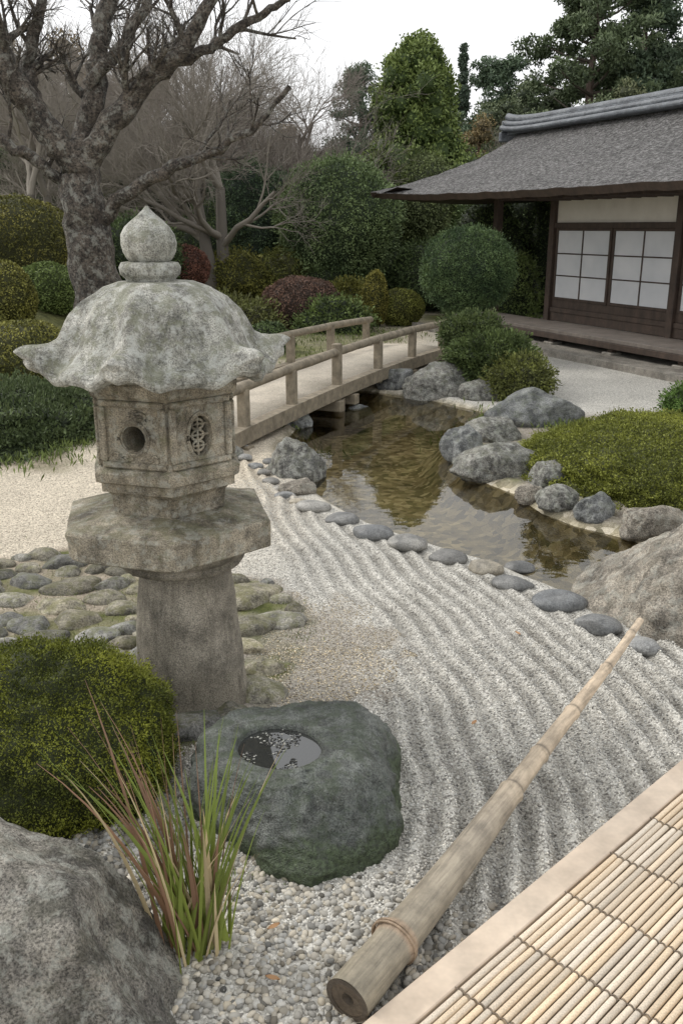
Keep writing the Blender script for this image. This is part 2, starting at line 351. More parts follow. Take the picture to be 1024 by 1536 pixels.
for x,y,w,d,hh,mt,sd_,rz in [(2.08,9.6,.56,.4,.29,ROCKD,21,0),(1.50,8.8,.32,.3,.15,ROCKG,22,1),(1.14,8.15,.23,.22,.20,ROCKD,23,0),(1.32,7.5,.40,.27,.22,ROCKG,24,.1),(1.66,7.05,.18,.17,.17,ROCKG,25,2),(1.66,6.5,.19,.17,.12,ROCKG,26,0),(1.84,6.25,.18,.15,.13,ROCKD,27,1),(2.12,5.92,.27,.16,.14,ROCKB,28,.2),(2.5,5.7,.25,.2,.14,ROCKB,29,.2),(1.48,6.75,.13,.1,.1,ROCKB,42,.2),
   (-.42,7.5,.30,.26,.26,ROCKG,31,.3),(-.33,6.86,.17,.13,.08,ROCKB,32,.4),(-.40,8.7,.18,.16,.14,ROCKD,33,0),(-.5,9.6,.2,.2,.16,ROCKD,34,0),(.15,10.6,.26,.22,.14,ROCKD,35,0),(1.22,11.3,.54,.32,.30,ROCKG,36,.2),(1.75,11.0,.33,.3,.22,ROCKG,37,.2),(.75,11.8,.34,.26,.2,ROCKD,38,.2),(.25,12.2,.35,.3,.2,ROCKD,39,1),(-.95,7.9,.12,.1,.1,ROCKG,40,1)]:
    boulder('boulder',x,y,(w,d,hh),None,mt,sd_,rz,5)
mb=MB()
for i,(x,y,r) in enumerate([(-.87,7.86,.08),(-.75,7.6,.075),(-.66,7.36,.07),(-.58,7.12,.08),(-.5,6.92,.07),(-.44,6.72,.085),(-.33,6.55,.07),(-.21,6.39,.135),(0,6.1,.13),(.21,5.79,.15),(.43,5.55,.138),(.67,5.33,.128),(.876,5.13,.118),(1.0,4.9,.126),(1.21,4.62,.158),(1.33,4.29,.125),(1.12,5.3,.10),(-.98,8.05,.07),(1.5,4.05,.1),(-.62,7.75,.09),(-.95,8.3,.08)]):
    c=rng.uniform(.6,1.15); t=rng.uniform(-.03,.12); z=gz(x,y)
    if i in(6,12): t=.25;c=1.2
    rock(mb,(x,y,max(z,-.06)+r*.12),(r,r*.72,r*.40),50+i,4,2,.06,rng.uniform(-.7,.1),(c*(1+t),c*(1+t*.4),c*(1-t*.5)),True)
mb.obj('pond_edge_stones',RIVER)
cl=[(-1.72,5.25,.145),(-1.84,4.94,.12),(-1.58,4.87,.15),(-1.35,4.87,.1),(-1.83,4.67,.11),(-1.55,4.58,.12),(-1.32,4.7,.11),(-1.21,4.53,.09),(-1.78,4.4,.08),(-1.62,4.33,.12),(-1.41,4.38,.12),(-1.13,4.28,.08),(-1.26,4.18,.11),(-1.08,4.12,.08),(-1.12,3.94,.09),(-.98,3.83,.07),(-.55,4.72,.2),(-.33,4.4,.12),(-.49,4.32,.13),(-.47,4.08,.1),(-.37,3.84,.09),(-.38,3.62,.14),(-.67,3.33,.15),(-.50,3.42,.12),(-.93,3.62,.1)]
for _ in range(3500):
    x=rng.uniform(-2.6,-.1);y=rng.uniform(3.2,5.45);r=rng.uniform(.045,.12)
    if polysd(np.array([x]),np.array([y]),COB)[0]<.04 or math.hypot((x+.12)/.34,(y-4.05)/.5)<1: continue
    if all(math.hypot(x-a,y-b_)>(r+c_)*.84 for a,b_,c_ in cl): cl.append((x,y,r))
mb=MB()
for i,(x,y,r) in enumerate(cl):
    c=rng.uniform(.6,1.3); t=rng.uniform(-.02,.14)
    rock(mb,(x,y,gz(x,y)+.006),(r*1.2,r*.9,.028+r*.2),100+i,4,6,.14,rng.uniform(-.5,.5),(c*(1+t),c*(1+t*.4),c*(1-t)),True)
mb.obj('cobblestone_paving',COBM)
# ------------------------------------------------------------------ lantern
lan=empty('stone_lantern',(-.69,3.61,0))
def hexf(th,t0): 
    a=np.mod(th-t0,math.pi/3)-math.pi/6; return math.cos(math.pi/6)/np.cos(a)
def loft(mb,prof,K=96,t0=0.,hexm=1.,rough=.006,seed=0,sub=4,off=(0,0),fn=None,chips=0):
    pr=[]
    for a,b_ in zip(prof[:-1],prof[1:]):
        for q in range(sub): pr.append(tuple(np.array(a)+(np.array(b_)-np.array(a))*q/sub))
    pr.append(prof[-1]); pr=np.array(pr); n=len(pr); th=t0-np.arange(K)*2*math.pi/K
    r=pr[:,0][:,None]*(1-hexm+hexm*hexf(th,t0))[None]; z=np.repeat(pr[:,1][:,None],K,1)
    if fn: r,z=fn(pr,th,r,z)
    if chips:
        cn=fbm(np.stack([r*np.cos(th)*7,r*np.sin(th)*7,z*9],-1).reshape(-1,3)+seed+3,3).reshape(r.shape)
        a=np.abs(np.mod(th-t0+math.pi/6,math.pi/3)-math.pi/6)[None]; r=r*(1-chips*np.exp(-(a/.07)**2)*sm(cn,.42,.7))
    V=np.stack([off[0]+r*np.cos(th),off[1]-r*np.sin(th),z],-1)
    nn=(fbm(V.reshape(-1,3)*9+seed,4)-.5).reshape(n,K); V[...,0]+=nn*rough*2*np.cos(th);V[...,1]-=nn*rough*2*np.sin(th);V[...,2]+=nn*rough
    i=np.arange(n-1)[:,None]*K;j=np.arange(K)[None];j2=(j+1)%K
    mb.add(V,np.stack([i+j,i+K+j,i+K+j2,i+j2],-1).reshape(-1,4))
    mb.add(V[0],[list(range(K))]); mb.add(V[-1],[list(range(K))[::-1]])
T0=R(77)
mb=MB(); loft(mb,[(.275,-.05),(.262,.02),(.248,.06),(.240,.12),(.212,.45),(.190,.63)],K=96,hexm=0,rough=.007,sub=6)
mb.obj('shaft',GRANITE_SH,parent=lan,loc=(.02,0,0))
mb=MB(); loft(mb,[(.18,.615),(.215,.63),(.255,.645),(.268,.665),(.262,.68),(.285,.70),(.295,.72),(.295,.745)],hexm=0,rough=.004,sub=3)
mb.obj('shaft_collar',GRANITE_SH,parent=lan,loc=(.01,0,0))
mb=MB(); mb.sharp=28; loft(mb,[(.30,.742),(.455,.75),(.462,.757),(.462,.858),(.456,.866),(.25,.905),(.05,.91)],K=144,t0=T0,rough=.005,sub=5,chips=.05)
mb.obj('platform',GRANITE,parent=lan,loc=(-.04,0,0))
mb=MB(); loft(mb,[(.24,.90),(.255,.905),(.26,.98),(.275,1.0),(.30,1.005),(.302,1.04),(.325,1.05),(.33,1.085),(.31,1.10),(.296,1.105),(.292,1.37),(.305,1.375),(.322,1.39),(.325,1.43),(.30,1.455)],K=144,t0=T0,rough=.003,sub=2,chips=.04)
lbm=mb.mesh('light_box',GRANITE,False); LBX=(-.03,0,0); lb=place('light_box',lbm,LBX,lan)
def facedir(a): return np.array([math.cos(a),-math.sin(a),0.]),np.array([math.sin(a),math.cos(a),0.])
cut=MB(); up=np.array([0,0,1.])
def cyl(mb,n,t,u,z,r,k=24,d0=.08,d1=.40,ry=None):
    ry=ry or r; th=np.arange(k)*2*math.pi/k
    ring=lambda d:n*d+t*u+up*z+np.cos(th)[:,None]*t*r+np.sin(th)[:,None]*up*ry
    V=np.vstack([ring(d0),ring(d1)]); mb.add(V,[[q,(q+1)%k,k+(q+1)%k,k+q] for q in range(k)])
    mb.F.append(np.array([list(range(k))[::-1]])+mb.n-2*k); mb.M.append(np.zeros(1)); mb.F.append(np.array([list(range(k,2*k))])+mb.n-2*k); mb.M.append(np.zeros(1))
n1,t1=facedir(R(107)); n2,t2=facedir(R(47)); n3,t3=facedir(R(167))
cyl(cut,n1,t1,0,1.225,.050)
for nn_,tt_ in((n2,t2),(n3,t3)): cyl(cut,nn_,tt_,0,1.225,.052,32,ry=.080)
cme=cut.mesh('cutter',GRANITE,False); co_=bpy.data.objects.new('cutter',cme); bpy.context.scene.collection.objects.link(co_); co_.parent=lan; co_.location=LBX
for q_,dd_ in((lbm,1e-5),(cme,1e-6)):
    bm=bmesh.new(); bm.from_mesh(q_); bmesh.ops.remove_doubles(bm,verts=bm.verts,dist=dd_); bmesh.ops.recalc_face_normals(bm,faces=bm.faces); bm.to_mesh(q_); bm.free()
md=lb.modifiers.new('b','BOOLEAN'); md.object=co_; md.operation='DIFFERENCE'; md.solver='EXACT'
bpy.context.view_layer.update()
nm=bpy.data.meshes.new_from_object(lb.evaluated_get(bpy.context.evaluated_depsgraph_get())); lb.modifiers.clear(); lb.data=nm
bpy.data.objects.remove(co_)
mb=MB()
for a in range(6):
    n_,t_=facedir(R(47+60*a)); R0=.294*.866
    for z_ in(1.120,1.360): box(mb,n_*(R0+.003)+up*z_,(n_,t_,up),(.012,.136,.012),bev=.005)
    for u in(-.128,.128): box(mb,n_*(R0+.003)+t_*u+up*1.24,(n_,t_,up),(.012,.014,.1075),bev=.005)
    k=28; th=np.linspace(0,2*math.pi,k)
    if a in(1,4):
        tube(mb,n_*(R0+.001)+np.cos(th)[:,None]*t_*.064+(1.225+np.sin(th)[:,None]*.064)*up,.009,6)
        for q in range(9):
            c0=rng.uniform(-.095,.095); z0=rng.choice([1.155,1.325,1.15,1.31]); s_=np.linspace(0,1,14); rr=.033*(1-s_*.75); an=s_*7+rng.uniform(0,6)
            tube(mb,n_*(R0+.000)+(c0+rr*np.cos(an))[:,None]*t_+(z0+rr*.7*np.sin(an))[:,None]*up,.0065,5)
    else:
        tube(mb,n_*(R0)+np.cos(th)[:,None]*t_*.060+(1.225+np.sin(th)[:,None]*.090)*up,.009,6)
        if a in(0,2): # carved lattice: stem with petal loops
            rb=R0-.022
            tube(mb,[n_*rb+up*1.14,n_*rb+up*1.31],.006,6)
            for zc in(1.182,1.225,1.268):
                tube(mb,n_*rb+np.cos(th)[:,None]*t_*.027+(zc+np.sin(th)[:,None]*.020)*up,.0055,6)
                tube(mb,[n_*rb-t_*.055+up*zc,n_*rb+t_*.055+up*zc],.0045,6)
mb.obj('light_box_carving',GRANITE,parent=lan,loc=LBX)
TR=R(97)
prof=[(.08,1.80),(.15,1.797),(.215,1.775),(.275,1.728),(.318,1.67),(.348,1.61),(.368,1.572),(.395,1.545),(.43,1.523),(.47,1.508),(.493,1.497),(.503,1.487),(.505,1.462),(.495,1.446),(.46,1.44),(.40,1.45),(.30,1.455),(.2,1.455)]
def rf(pr,th,r,z):
    pr0=pr[:,0][:,None]; idx=np.linspace(0,1,len(pr))[:,None]; out=sm(pr0,.35,.48)
    a=np.mod(th-TR+math.pi/6,math.pi/3)-math.pi/6
    a=np.abs(a)[None]; hf=hexf(th,TR)[None]
    topside=(idx<.66)
    hm=.35+.65*out
    r=pr0*(1-hm+hm*hf)
    rib=np.exp(-(a/.12)**2); 
    r=r*(1+.06*rib*sm(pr0,.15,.34)*topside+.03*out*np.exp(-(a/.16)**2))
    z=z+.022*rib*sm(pr0,.2,.4)*topside+ .045*out*np.exp(-(a/.2)**2) -.018*out*np.exp(-((a-.27)/.1)**2)
    r=r*(1-.045*np.exp(-((a-.26)/.09)**2)*sm(pr0,.17,.34)*topside)
    return r,z
mb=MB(); loft(mb,prof,K=240,rough=.007,sub=5,fn=rf,seed=4,t0=TR)
for q in range(6):
    a=TR+q*math.pi/3; n_,t_=facedir(a); c0=n_*.476+up*1.512
    D,Fc=ico(4); rr=1+.3*(fbm(D*2.2+q,3)-.5)
    V=c0+(D*rr[:,None])@np.stack([n_*.043,t_*.052,up*.040]); mb.add(V,Fc)
mb.obj('roof',GRANITE_TOP,parent=lan,loc=(-.03,0,.0))
mb=MB(); loft(mb,[(.075,1.79),(.09,1.795),(.098,1.81),(.114,1.825),(.118,1.85),(.108,1.868),(.085,1.872)],K=72,hexm=0,rough=.005,sub=3)
loft(mb,[(.06,1.868),(.078,1.872),(.09,1.885),(.102,1.91),(.107,1.94),(.103,1.97),(.085,2.0),(.058,2.025),(.035,2.042),(.014,2.062),(.004,2.075)],K=72,hexm=0,rough=.005,sub=3,seed=9)
mb.obj('finial',GRANITE_TOP,parent=lan,loc=(-.05,0,0))
# ------------------------------------------------------------------ water basin stone
bas=empty('stone_water_basin',(-.165,2.84,0))
K=180; th=np.arange(K)*2*math.pi/K
e=np.stack([np.cos(th),np.sin(th),0*th],-1)
Rb=.395*(1+.13*(fbm(e*1.1+11,3)-.5)*2+.07*(fbm(e*4,3)-.5)); Rb*=1-.07*np.cos(th*3+.4)
hc=np.array([-.055,-.045]); rows=[]
hz=.245
for r_,z_ in [(0.01,.15),(.08,.152),(.125,.165),(.138,.19),(.143,.222),(.146,.238),(.152,.246),(.165,.25)]:
    rows.append(np.stack([hc[0]+r_*np.cos(th)*(1+.05*np.cos(2*th+1)),hc[1]+r_*np.sin(th)*(1+.05*np.cos(2*th+1)),z_+0*th],-1))
inner=rows[-1].copy()
for q in np.linspace(.08,1,24):
    o=np.stack([Rb*.86*np.cos(th),Rb*.86*np.sin(th),hz-.035*q**2.2+0*th],-1); o[:,2]-= .04*np.maximum(0,np.cos(th+.5))*q
    v=inner*(1-q)+o*q; v[:,2]=.25*(1-q**3)+o[:,2]*q**3; rows.append(v)
last=rows[-1][:,2].copy()
for q in np.linspace(.04,1,30):
    rr=Rb*(.86+.17*np.sin(q*math.pi*.58)); z_=last*(1-q**1.1)-.03*q
    rows.append(np.stack([rr*np.cos(th),rr*np.sin(th),z_],-1))
V=np.array(rows); n=len(V)
m3=V.reshape(-1,3); dsp=(fbm(m3*5+2,6,.62)-.5); w=np.repeat(sm(np.arange(n),7,12),K); m3[:,2]+=dsp*.05*w; rad=m3[:,:2]/(np.linalg.norm(m3[:,:2],axis=1)[:,None]+1e-6); m3[:,:2]+=rad*(dsp*.14*w)[:,None]
mb=MB(); i=np.arange(n-1)[:,None]*K;j=np.arange(K)[None];j2=(j+1)%K
mb.add(m3,np.stack([i+j,i+K+j,i+K+j2,i+j2],-1).reshape(-1,4)); mb.add(V[0],[list(range(K))])
BAS=stone('basin_stone',(.145,.155,.14),(.07,.08,.07),speck=.35,spscale=150,lichen=.12,moss=.6,mosscol=(.05,.068,.035),big=5,bd=.006,rough=.45,low_moss=.17,stain=.85)
mb.obj('basin_body',BAS,parent=bas)
m,nt,b=mat('basin_water'); b.inputs['Base Color'].default_value=(.03,.032,.03,1); b.inputs['Roughness'].default_value=.02; b.inputs['IOR'].default_value=1.9
mb=MB(); mb.add([(hc[0]+.16*c,hc[1]+.16*s_,.226) for c,s_ in zip(np.cos(th),np.sin(th))],[list(range(K))]); mb.obj('basin_water',m,parent=bas)
mb=MB()
for _ in range(1100):
    a=rng.uniform(0,6.28); r_=.138*math.sqrt(rng.random()); x,y=hc[0]+r_*math.cos(a),hc[1]+r_*math.sin(a)
    if vn(np.array([[x*26,y*26,1.]]))[0]<.48 or x>hc[0]+.07: continue
    D,Fc=ico(1); s_=rng.uniform(.0015,.006); g=rng.choice([.02,.05,.3,.4],p=[.4,.35,.15,.1]); mb.add(D*(s_,s_*.8,s_*.3)+(x,y,.2268),Fc,(g,g,g*.9))
mb.obj('floating_grit',GR,parent=bas)
# ------------------------------------------------------------------ driftwood / bamboo pole
A=np.array([.014,1.86,.068]);B=np.array([1.40,3.88,.235])
lam=np.unique(np.concatenate([np.linspace(0,1,120),*[c+np.array([-.012,-.006,-.003,0,.003,.006,.012]) for c in(.097,.42,.524,.653,.806,.94)]])); lam=lam[(lam>=0)&(lam<=1)]
rad=np.interp(lam,[0,.1,.30,.41,.43,.52,.65,.8,1],[.066,.060,.050,.042,.037,.032,.028,.022,.016])
for c,s_ in((.097,.009),(.42,.007),(.524,.005),(.653,.005),(.806,.004),(.94,.003)):
    rad=rad+s_*np.exp(-((lam-c)/.0055)**2)
P=A+(B-A)*lam[:,None]; P[:,0]+=.006*np.sin(lam*9); P[:,2]-=.03*np.sin(lam*math.pi)*.9
ctab=np.array([(.28,.245,.18),(.33,.285,.22),(.50,.41,.30),(.60,.48,.345),(.64,.52,.38)])
cc=np.stack([np.interp(lam,[0,.3,.45,.7,1],ctab[:,q]) for q in range(3)],-1)
for c in(.097,.42,.524,.653,.806,.94): cc*= (1-.55*np.exp(-((lam-c-.006)/.004)**2))[:,None]
cc[np.abs(lam-.097)<.007]=(.36,.27,.19)
mb=MB(); tube(mb,P,rad,28,cc,rough=.08,seed=3)
dn=(B-A)/np.linalg.norm(B-A)
t_=np.cross(dn,(0,0,1)); t_/=np.linalg.norm(t_); u_=np.cross(t_,dn); tk=np.arange(28)*2*math.pi/28
for r0,r1,c,dz_ in((0,.018,(.06,.045,.03),.012),(.018,.05,(.13,.10,.07),.004),(.05,.066,(.10,.08,.06),0)):
    q0=P[0]+dn*(dz_)+(np.cos(tk)[:,None]*t_+np.sin(tk)[:,None]*u_)*r0; q1=P[0]+dn*(dz_*.3)+(np.cos(tk)[:,None]*t_+np.sin(tk)[:,None]*u_)*r1
    mb.add(np.vstack([q0,q1]),[[q,(q+1)%28,28+(q+1)%28,28+q] for q in range(28)],c)
mb.add(P[-1]+(np.cos(tk)[:,None]*t_+np.sin(tk)[:,None]*u_)*rad[-1],[list(range(28))],(.12,.08,.05))
for cpos,nn_ in((.097,2),): # cord lashing
    pc=A+(B-A)*cpos; pc[2]-=.027*math.sin(cpos*math.pi); rr_=np.interp(cpos,lam,rad)
    for q in range(nn_):
        tt=np.linspace(0,2*math.pi,29); tube(mb,pc+dn*(q-.5)*.010+(np.cos(tt)[:,None]*t_+np.sin(tt)[:,None]*u_)*(rr_+.001),.0038,6,(.34,.25,.17))
m,nt,b=mat('weathered_bamboo'); tc=N(nt,'ShaderNodeTexCoord').outputs['Object']
mp=N(nt,'ShaderNodeMapping'); mp.inputs['Rotation'].default_value=(0,0,-math.atan2(2.02,1.386)); nt.links.new(tc,mp.inputs[0])
mp2=N(nt,'ShaderNodeMapping'); mp2.inputs['Scale'].default_value=(5,70,70); nt.links.new(mp.outputs[0],mp2.inputs[0])
n1=noise(nt,mp2.outputs[0],1,5,.7); at=N(nt,'ShaderNodeAttribute',attribute_name='Col').outputs['Color']
col=mix(nt,.8,at,ramp(nt,n1,[(.3,.5),(.5,1),(.7,1.3)]),'MULTIPLY'); col=mix(nt,.6,col,ramp(nt,noise(nt,tc,10,5,.7),[(.35,.45),(.6,1.15)]),'MULTIPLY')
nt.links.new(col,b.inputs['Base Color']); b.inputs['Roughness'].default_value=.6; bump(nt,b,n1,.005,.8)
mb.obj('bamboo_pole',m)
# ------------------------------------------------------------------ bamboo mat
matE=empty('bamboo_mat',(.048,1.79,0)); bd=np.array([.722,.692,0]); cd=np.array([.692,-.722,0])
SL=plain_v('bamboo_slats',.5,.0008,220)
mb=MB(); zt=.055
for wv in np.arange(.108,1.3,.0225):
    jit=rng.uniform(-.03,.03)
    for k_ in range(-3,13):
        s0=k_*.262+.0+wv*.06+jit*.15; g=rng.uniform(.74,1.10); tw=rng.uniform(-.03,.05); c=np.array([.72+tw,.61,.47-tw])*g
        pts=[cd*wv+bd*(s0+.004)+up*(zt+rng.normal(0,.0006)),cd*(wv+rng.normal(0,.0008))+bd*(s0+.13)+up*zt,cd*(wv+rng.normal(0,.0008))+bd*(s0+.258)+up*(zt+rng.normal(0,.0006))]
        tube(mb,pts,.0098,8,c,cap=True)
mb.sharp=50; mb.obj('slats',SL,parent=matE)
mb=MB()
for k_ in range(-3,14):
    w_=np.arange(.09,1.32,.0056); z_=zt+.0075+.004*np.cos((w_-.108)/.0225*2*math.pi)
    tube(mb,cd*w_[:,None]+bd*(k_*.262+w_*.06)[:,None]+up*z_[:,None],.0016,5,(.20,.16,.12))
mb.obj('binding_cords',SL,parent=matE)
mb=MB(); box(mb,cd*.7+bd*1.2+up*.02,(bd,cd,up),(2.1,.66,.02),(.28,.22,.15),bev=.003)
mb.obj('backing',SL,parent=matE)
WB=wood('mat_border_wood',(.58,.47,.36),(.68,.57,.45),(2,2,2),.6,.0006,sc2=5)
mb=MB(); box(mb,cd*.046+bd*1.2+up*.034,(bd,cd,up),(2.1,.046,.030),bev=.003); mb.obj('border_strip',WB,parent=matE)
# ------------------------------------------------------------------ bridge
BW=wood('bridge_timber',(.16,.135,.095),(.33,.28,.205),(9,9,9),.8,.003,sc2=12)
br=empty('wooden_footbridge',(-1.01,8.22,0)); Lb=6.35; bdv=np.array([.408,.913,0]); bp_=np.array([-.913,.408,0]); Wd=1.25
def arch(s): return .11+.07*4*s*(1-s)+.04*s
def bpnt(s,w,z): return bdv*Lb*s+bp_*w+up*(arch(s)+z)
def beam(mb,p,q,hw,hh_,bev=.004,rl=0):
    d=q-p; l=np.linalg.norm(d); d=d/l; sdv=np.cross(up,d); sdv/=np.linalg.norm(sdv); nz_=np.cross(d,sdv); box(mb,(p+q)/2,(d,sdv,nz_),(l/2,hw,hh_),bev=bev)
mb=MB(); S=np.linspace(-.02,1.02,14)
for w in(-.02,Wd+.02):
    for a,b_ in zip(S[:-1],S[1:]): beam(mb,bpnt(a,w,0),bpnt(b_,w,0),.06,.075,.002)
for a in(.02,.35,.42,.75,.98): box(mb,bpnt(a,Wd/2,-.15),(bdv,bp_,up),(.06,Wd/2+.12,.06))
for a in(.38,.70):
    for w in(.02,Wd-.05): tube(mb,[bpnt(a,w,-.7),bpnt(a,w,-.1)],.085,12,cap=True)
mb.obj('beams',BW,parent=br)
mb=MB(); ps=[.033,.19,.37,.57,.77,.98]
for w in(0.0,Wd):
    for k_,a in enumerate(ps):
        tall=.53 if k_ in(2,) else .42
        box(mb,bpnt(a,w,tall/2-.05),(bdv,bp_,up),(.05,.048,tall/2+.06),bev=.01)
    ex=[-.01]+ps[1:-1]+[1.01]
    for a,b_ in zip(ex[:-1],ex[1:]):
        p,q=bpnt(a,w,.445),bpnt(b_,w,.445); sg=np.linspace(0,1,8)[:,None]; tube(mb,p+(q-p)*sg,.05,12,cap=True,rough=.14,seed=a*9)
mb.sharp=40; mb.obj('railings',BW,parent=br)
DK=stone('bridge_deck_sand',(.54,.48,.39),(.46,.41,.33),speck=.15,spscale=60,big=1.5,stain=.2,bd=.003)
mb=MB(); S=np.linspace(-.05,1.05,40); V=[];F=[]
for a in S: V+= [bpnt(a,.045,.05),bpnt(a,Wd/2,.075),bpnt(a,Wd-.045,.05),bpnt(a,Wd-.045,-.03),bpnt(a,.045,-.03)]
for q in range(39):
    for e_ in range(5): F.append([q*5+e_,q*5+(e_+1)%5,q*5+5+(e_+1)%5,q*5+5+e_])
mb.add(V,F); mb.obj('deck',DK,parent=br)
# ------------------------------------------------------------------ house
a_=np.array([.40,-.9165,0]); n_h=np.array([-.9165,-.40,0]); O=np.array([3.9,17.4,0])
hs=empty('japanese_tea_house',tuple(O))
DW=wood('dark_house_timber',(.040,.027,.02),(.085,.058,.042),(8,8,3),.65,.002)
DKW=wood('veranda_boards',(.13,.11,.095),(.22,.19,.165),(3,3,3),.5,.002)
m,nt,b=mat('plaster'); tc=N(nt,'ShaderNodeTexCoord').outputs['Object']; nt.links.new(ramp(nt,noise(nt,tc,3,4),[(.3,(.66,.62,.54)),(.7,(.76,.72,.64))]),b.inputs['Base Color']); b.inputs['Roughness'].default_value=.9; PL=m
m,nt,b=mat('shoji_paper'); tc=N(nt,'ShaderNodeTexCoord').outputs['Object']; nt.links.new(ramp(nt,noise(nt,tc,1.3,3),[(.3,(.56,.58,.60)),(.7,(.70,.71,.72))]),b.inputs['Base Color']); b.inputs['Roughness'].default_value=.6; SH=m
def hp(s,n,z): return a_*s+n_h*n+up*z
def hb(mb,s0,s1,n0,n1,z0,z1,bev=.006): box(mb,hp((s0+s1)/2,(n0+n1)/2,(z0+z1)/2),(a_,n_h,up),((s1-s0)/2,(n1-n0)/2,(z1-z0)/2),bev=bev)
mb=MB()
for q in range(9): hb(mb,-1.9,9.5,.02+q*.105,.12+q*.105,.26,.32,.004)
mb.obj('veranda_floor',DKW,parent=hs)
mb=MB(); hb(mb,-1.9,9.5,.9,.96,.16,.255)
for s_ in np.arange(-1.8,9.5,1.55): hb(mb,s_,s_+.12,.8,.9,.06,.17)
for s_ in(-1.75,): hb(mb,s_-.07,s_+.07,.0,.14,.1,2.75)
hb(mb,0,9.5,-.12,.0,.32,.48); hb(mb,0,9.5,-.10,.015,.475,.56); hb(mb,0,9.5,-.12,.03,1.98,2.07)
hb(mb,-1.9,9.5,-.12,.04,2.55,2.72)
for s_ in(0,3.22,6.5,9.4): hb(mb,s_-.07,s_+.07,-.13,.05,.3,2.72)
hb(mb,0,9.5,-.1,-.02,.56,.70)
for s_ in np.arange(.1,9.4,.36): hb(mb,s_,s_+.07,.04,1.25,2.44,2.52,.003)
mb.obj('timber_frame',DW,parent=hs)
mb=MB(); hb(mb,.0,9.5,-.09,-.03,2.07,2.55,.002); hb(mb,0,9.5,-3.0,-2.9,.3,2.7); box(mb,hp(.03,-1.5,1.5),(n_h,a_,up),(1.38,.03,1.2)); mb.obj('plaster_walls',PL,parent=hs)
mb=MB(); mp_=MB()
for i0,(p0,p1) in enumerate(((.08,1.62),(1.62,3.14),(3.30,4.87),(4.87,6.42),(6.58,8.0),(8.0,9.3))):
    n0=-.055 if i0%2 else -.03
    hb(mp_,p0+.04,p1-.04,n0-.012,n0-.004,.70,1.96,.001)
    hb(mb,p0,p0+.055,n0-.02,n0+.018,.70,1.98); hb(mb,p1-.055,p1,n0-.02,n0+.018,.70,1.98)
    hb(mb,p0+.055,p1-.055,n0-.02,n0+.016,.70,.75); hb(mb,p0+.055,p1-.055,n0-.02,n0+.016,1.93,1.98)
    c=(p0+p1)/2; hb(mb,c-.013,c+.013,n0-.004,n0+.010,.75,1.93,.002)
    for z_ in(1.14,1.53): hb(mb,p0+.055,p1-.055,n0-.004,n0+.008,z_-.011,z_+.011,.002)
mb.obj('shoji_frames',DW,parent=hs); mp_.obj('shoji_paper',SH,parent=hs)
m,nt,b=mat('thatch'); tc=N(nt,'ShaderNodeTexCoord').outputs['Object']
mp=N(nt,'ShaderNodeMapping'); mp.inputs['Scale'].default_value=(1,1,2.5); nt.links.new(tc,mp.inputs[0])
tn=noise(nt,mp.outputs[0],14,5,.9)
col=ramp(nt,tn,[(.40,(.05,.047,.045)),(.5,(.17,.165,.16)),(.60,(.44,.43,.42))])
col=mix(nt,.6,col,ramp(nt,noise(nt,tc,1.2,5),[(.3,.65),(.7,1.25)]),'MULTIPLY')
nt.links.new(col,b.inputs['Base Color']); b.inputs['Roughness'].default_value=.95; bump(nt,b,tn,.10,1); TH=m
S0,S1=-4.5,11; NE=1.70; NR=-1.5; NB=-3.4; ZR=4.00; ZE=2.56
nu,nvv=110,40
def roofpt(u,v,side=1):
    n0=NR+(NE-NR)*v if side>0 else NR+(NB-NR)*v
    sl=-3.50-(.80)*v**1.3
    s_=sl+(S1-sl)*u
    z=ZR-(ZR-ZE)*(v**.72)
    up_t=(.16*v**3*np.exp(-u*9))
    return s_,n0,z+up_t
mb=MB()
for side in(1,-1):
    u=np.linspace(0,1,nu)[None]**1.5; v=np.linspace(0,1,nvv)[:,None]
    s_,n0,z=roofpt(u,v+0*u,side); s_=s_+0*z; n0=n0+0*z
    V=np.stack([s_,n0,z],-1).reshape(-1,3)
    V[:,2]+=(fbm(V*3.5,5,.65)-.5)*.07
    eave=V.reshape(nvv,nu,3)[-1]
    W=V[:,0:1]*a_+V[:,1:2]*n_h+V[:,2:3]*up
    i=np.arange(nvv-1)[:,None]*nu+np.arange(nu-1)[None]; Fq=np.stack([i,i+1,i+nu+1,i+nu],-1).reshape(-1,4)
    mb.add(W,Fq)
    e1=eave.copy(); e1[:,2]-=.11; e1[:,1]-=.08*side; e2=e1.copy(); e2[:,1]-=1.5*side if side>0 else -.8; e2[:,2]+=.16
    for p_,q_,mi in((eave,e1,1),(e1,e2,1)):
        pw=np.vstack([p_,q_]); pw=pw[:,0:1]*a_+pw[:,1:2]*n_h+pw[:,2:3]*up
        mb.add(pw,[[q,q+1,nu+q+1,nu+q] for q in range(nu-1)],mi=mi)
v=np.linspace(0,1,nvv)
f_=np.array([roofpt(0,vv,1) for vv in v]); g_=np.array([roofpt(0,vv,-1) for vv in v]); w=np.linspace(0,1,20)[None,:,None]
V=f_[:,None]*(1-w)+g_[:,None]*w; V[...,2]-=(.16*v[:,None]**3)*np.sin(w[0,:,0]*math.pi)[None]*.8; V[...,0]-=.10*v[:,None]*np.sin(w[0,:,0]*math.pi)[None]
V0=V.reshape(-1,3); W=V0[:,0:1]*a_+V0[:,1:2]*n_h+V0[:,2:3]*up
i=np.arange(nvv-1)[:,None]*20+np.arange(19)[None]; mb.add(W,np.stack([i,i+1,i+21,i+20],-1).reshape(-1,4))
e0=V[-1]; e1=e0.copy(); e1[:,2]-=.11; e1[:,0]+=.08; e2=e1.copy(); e2[:,0]+=1.2; e2[:,2]+=.16
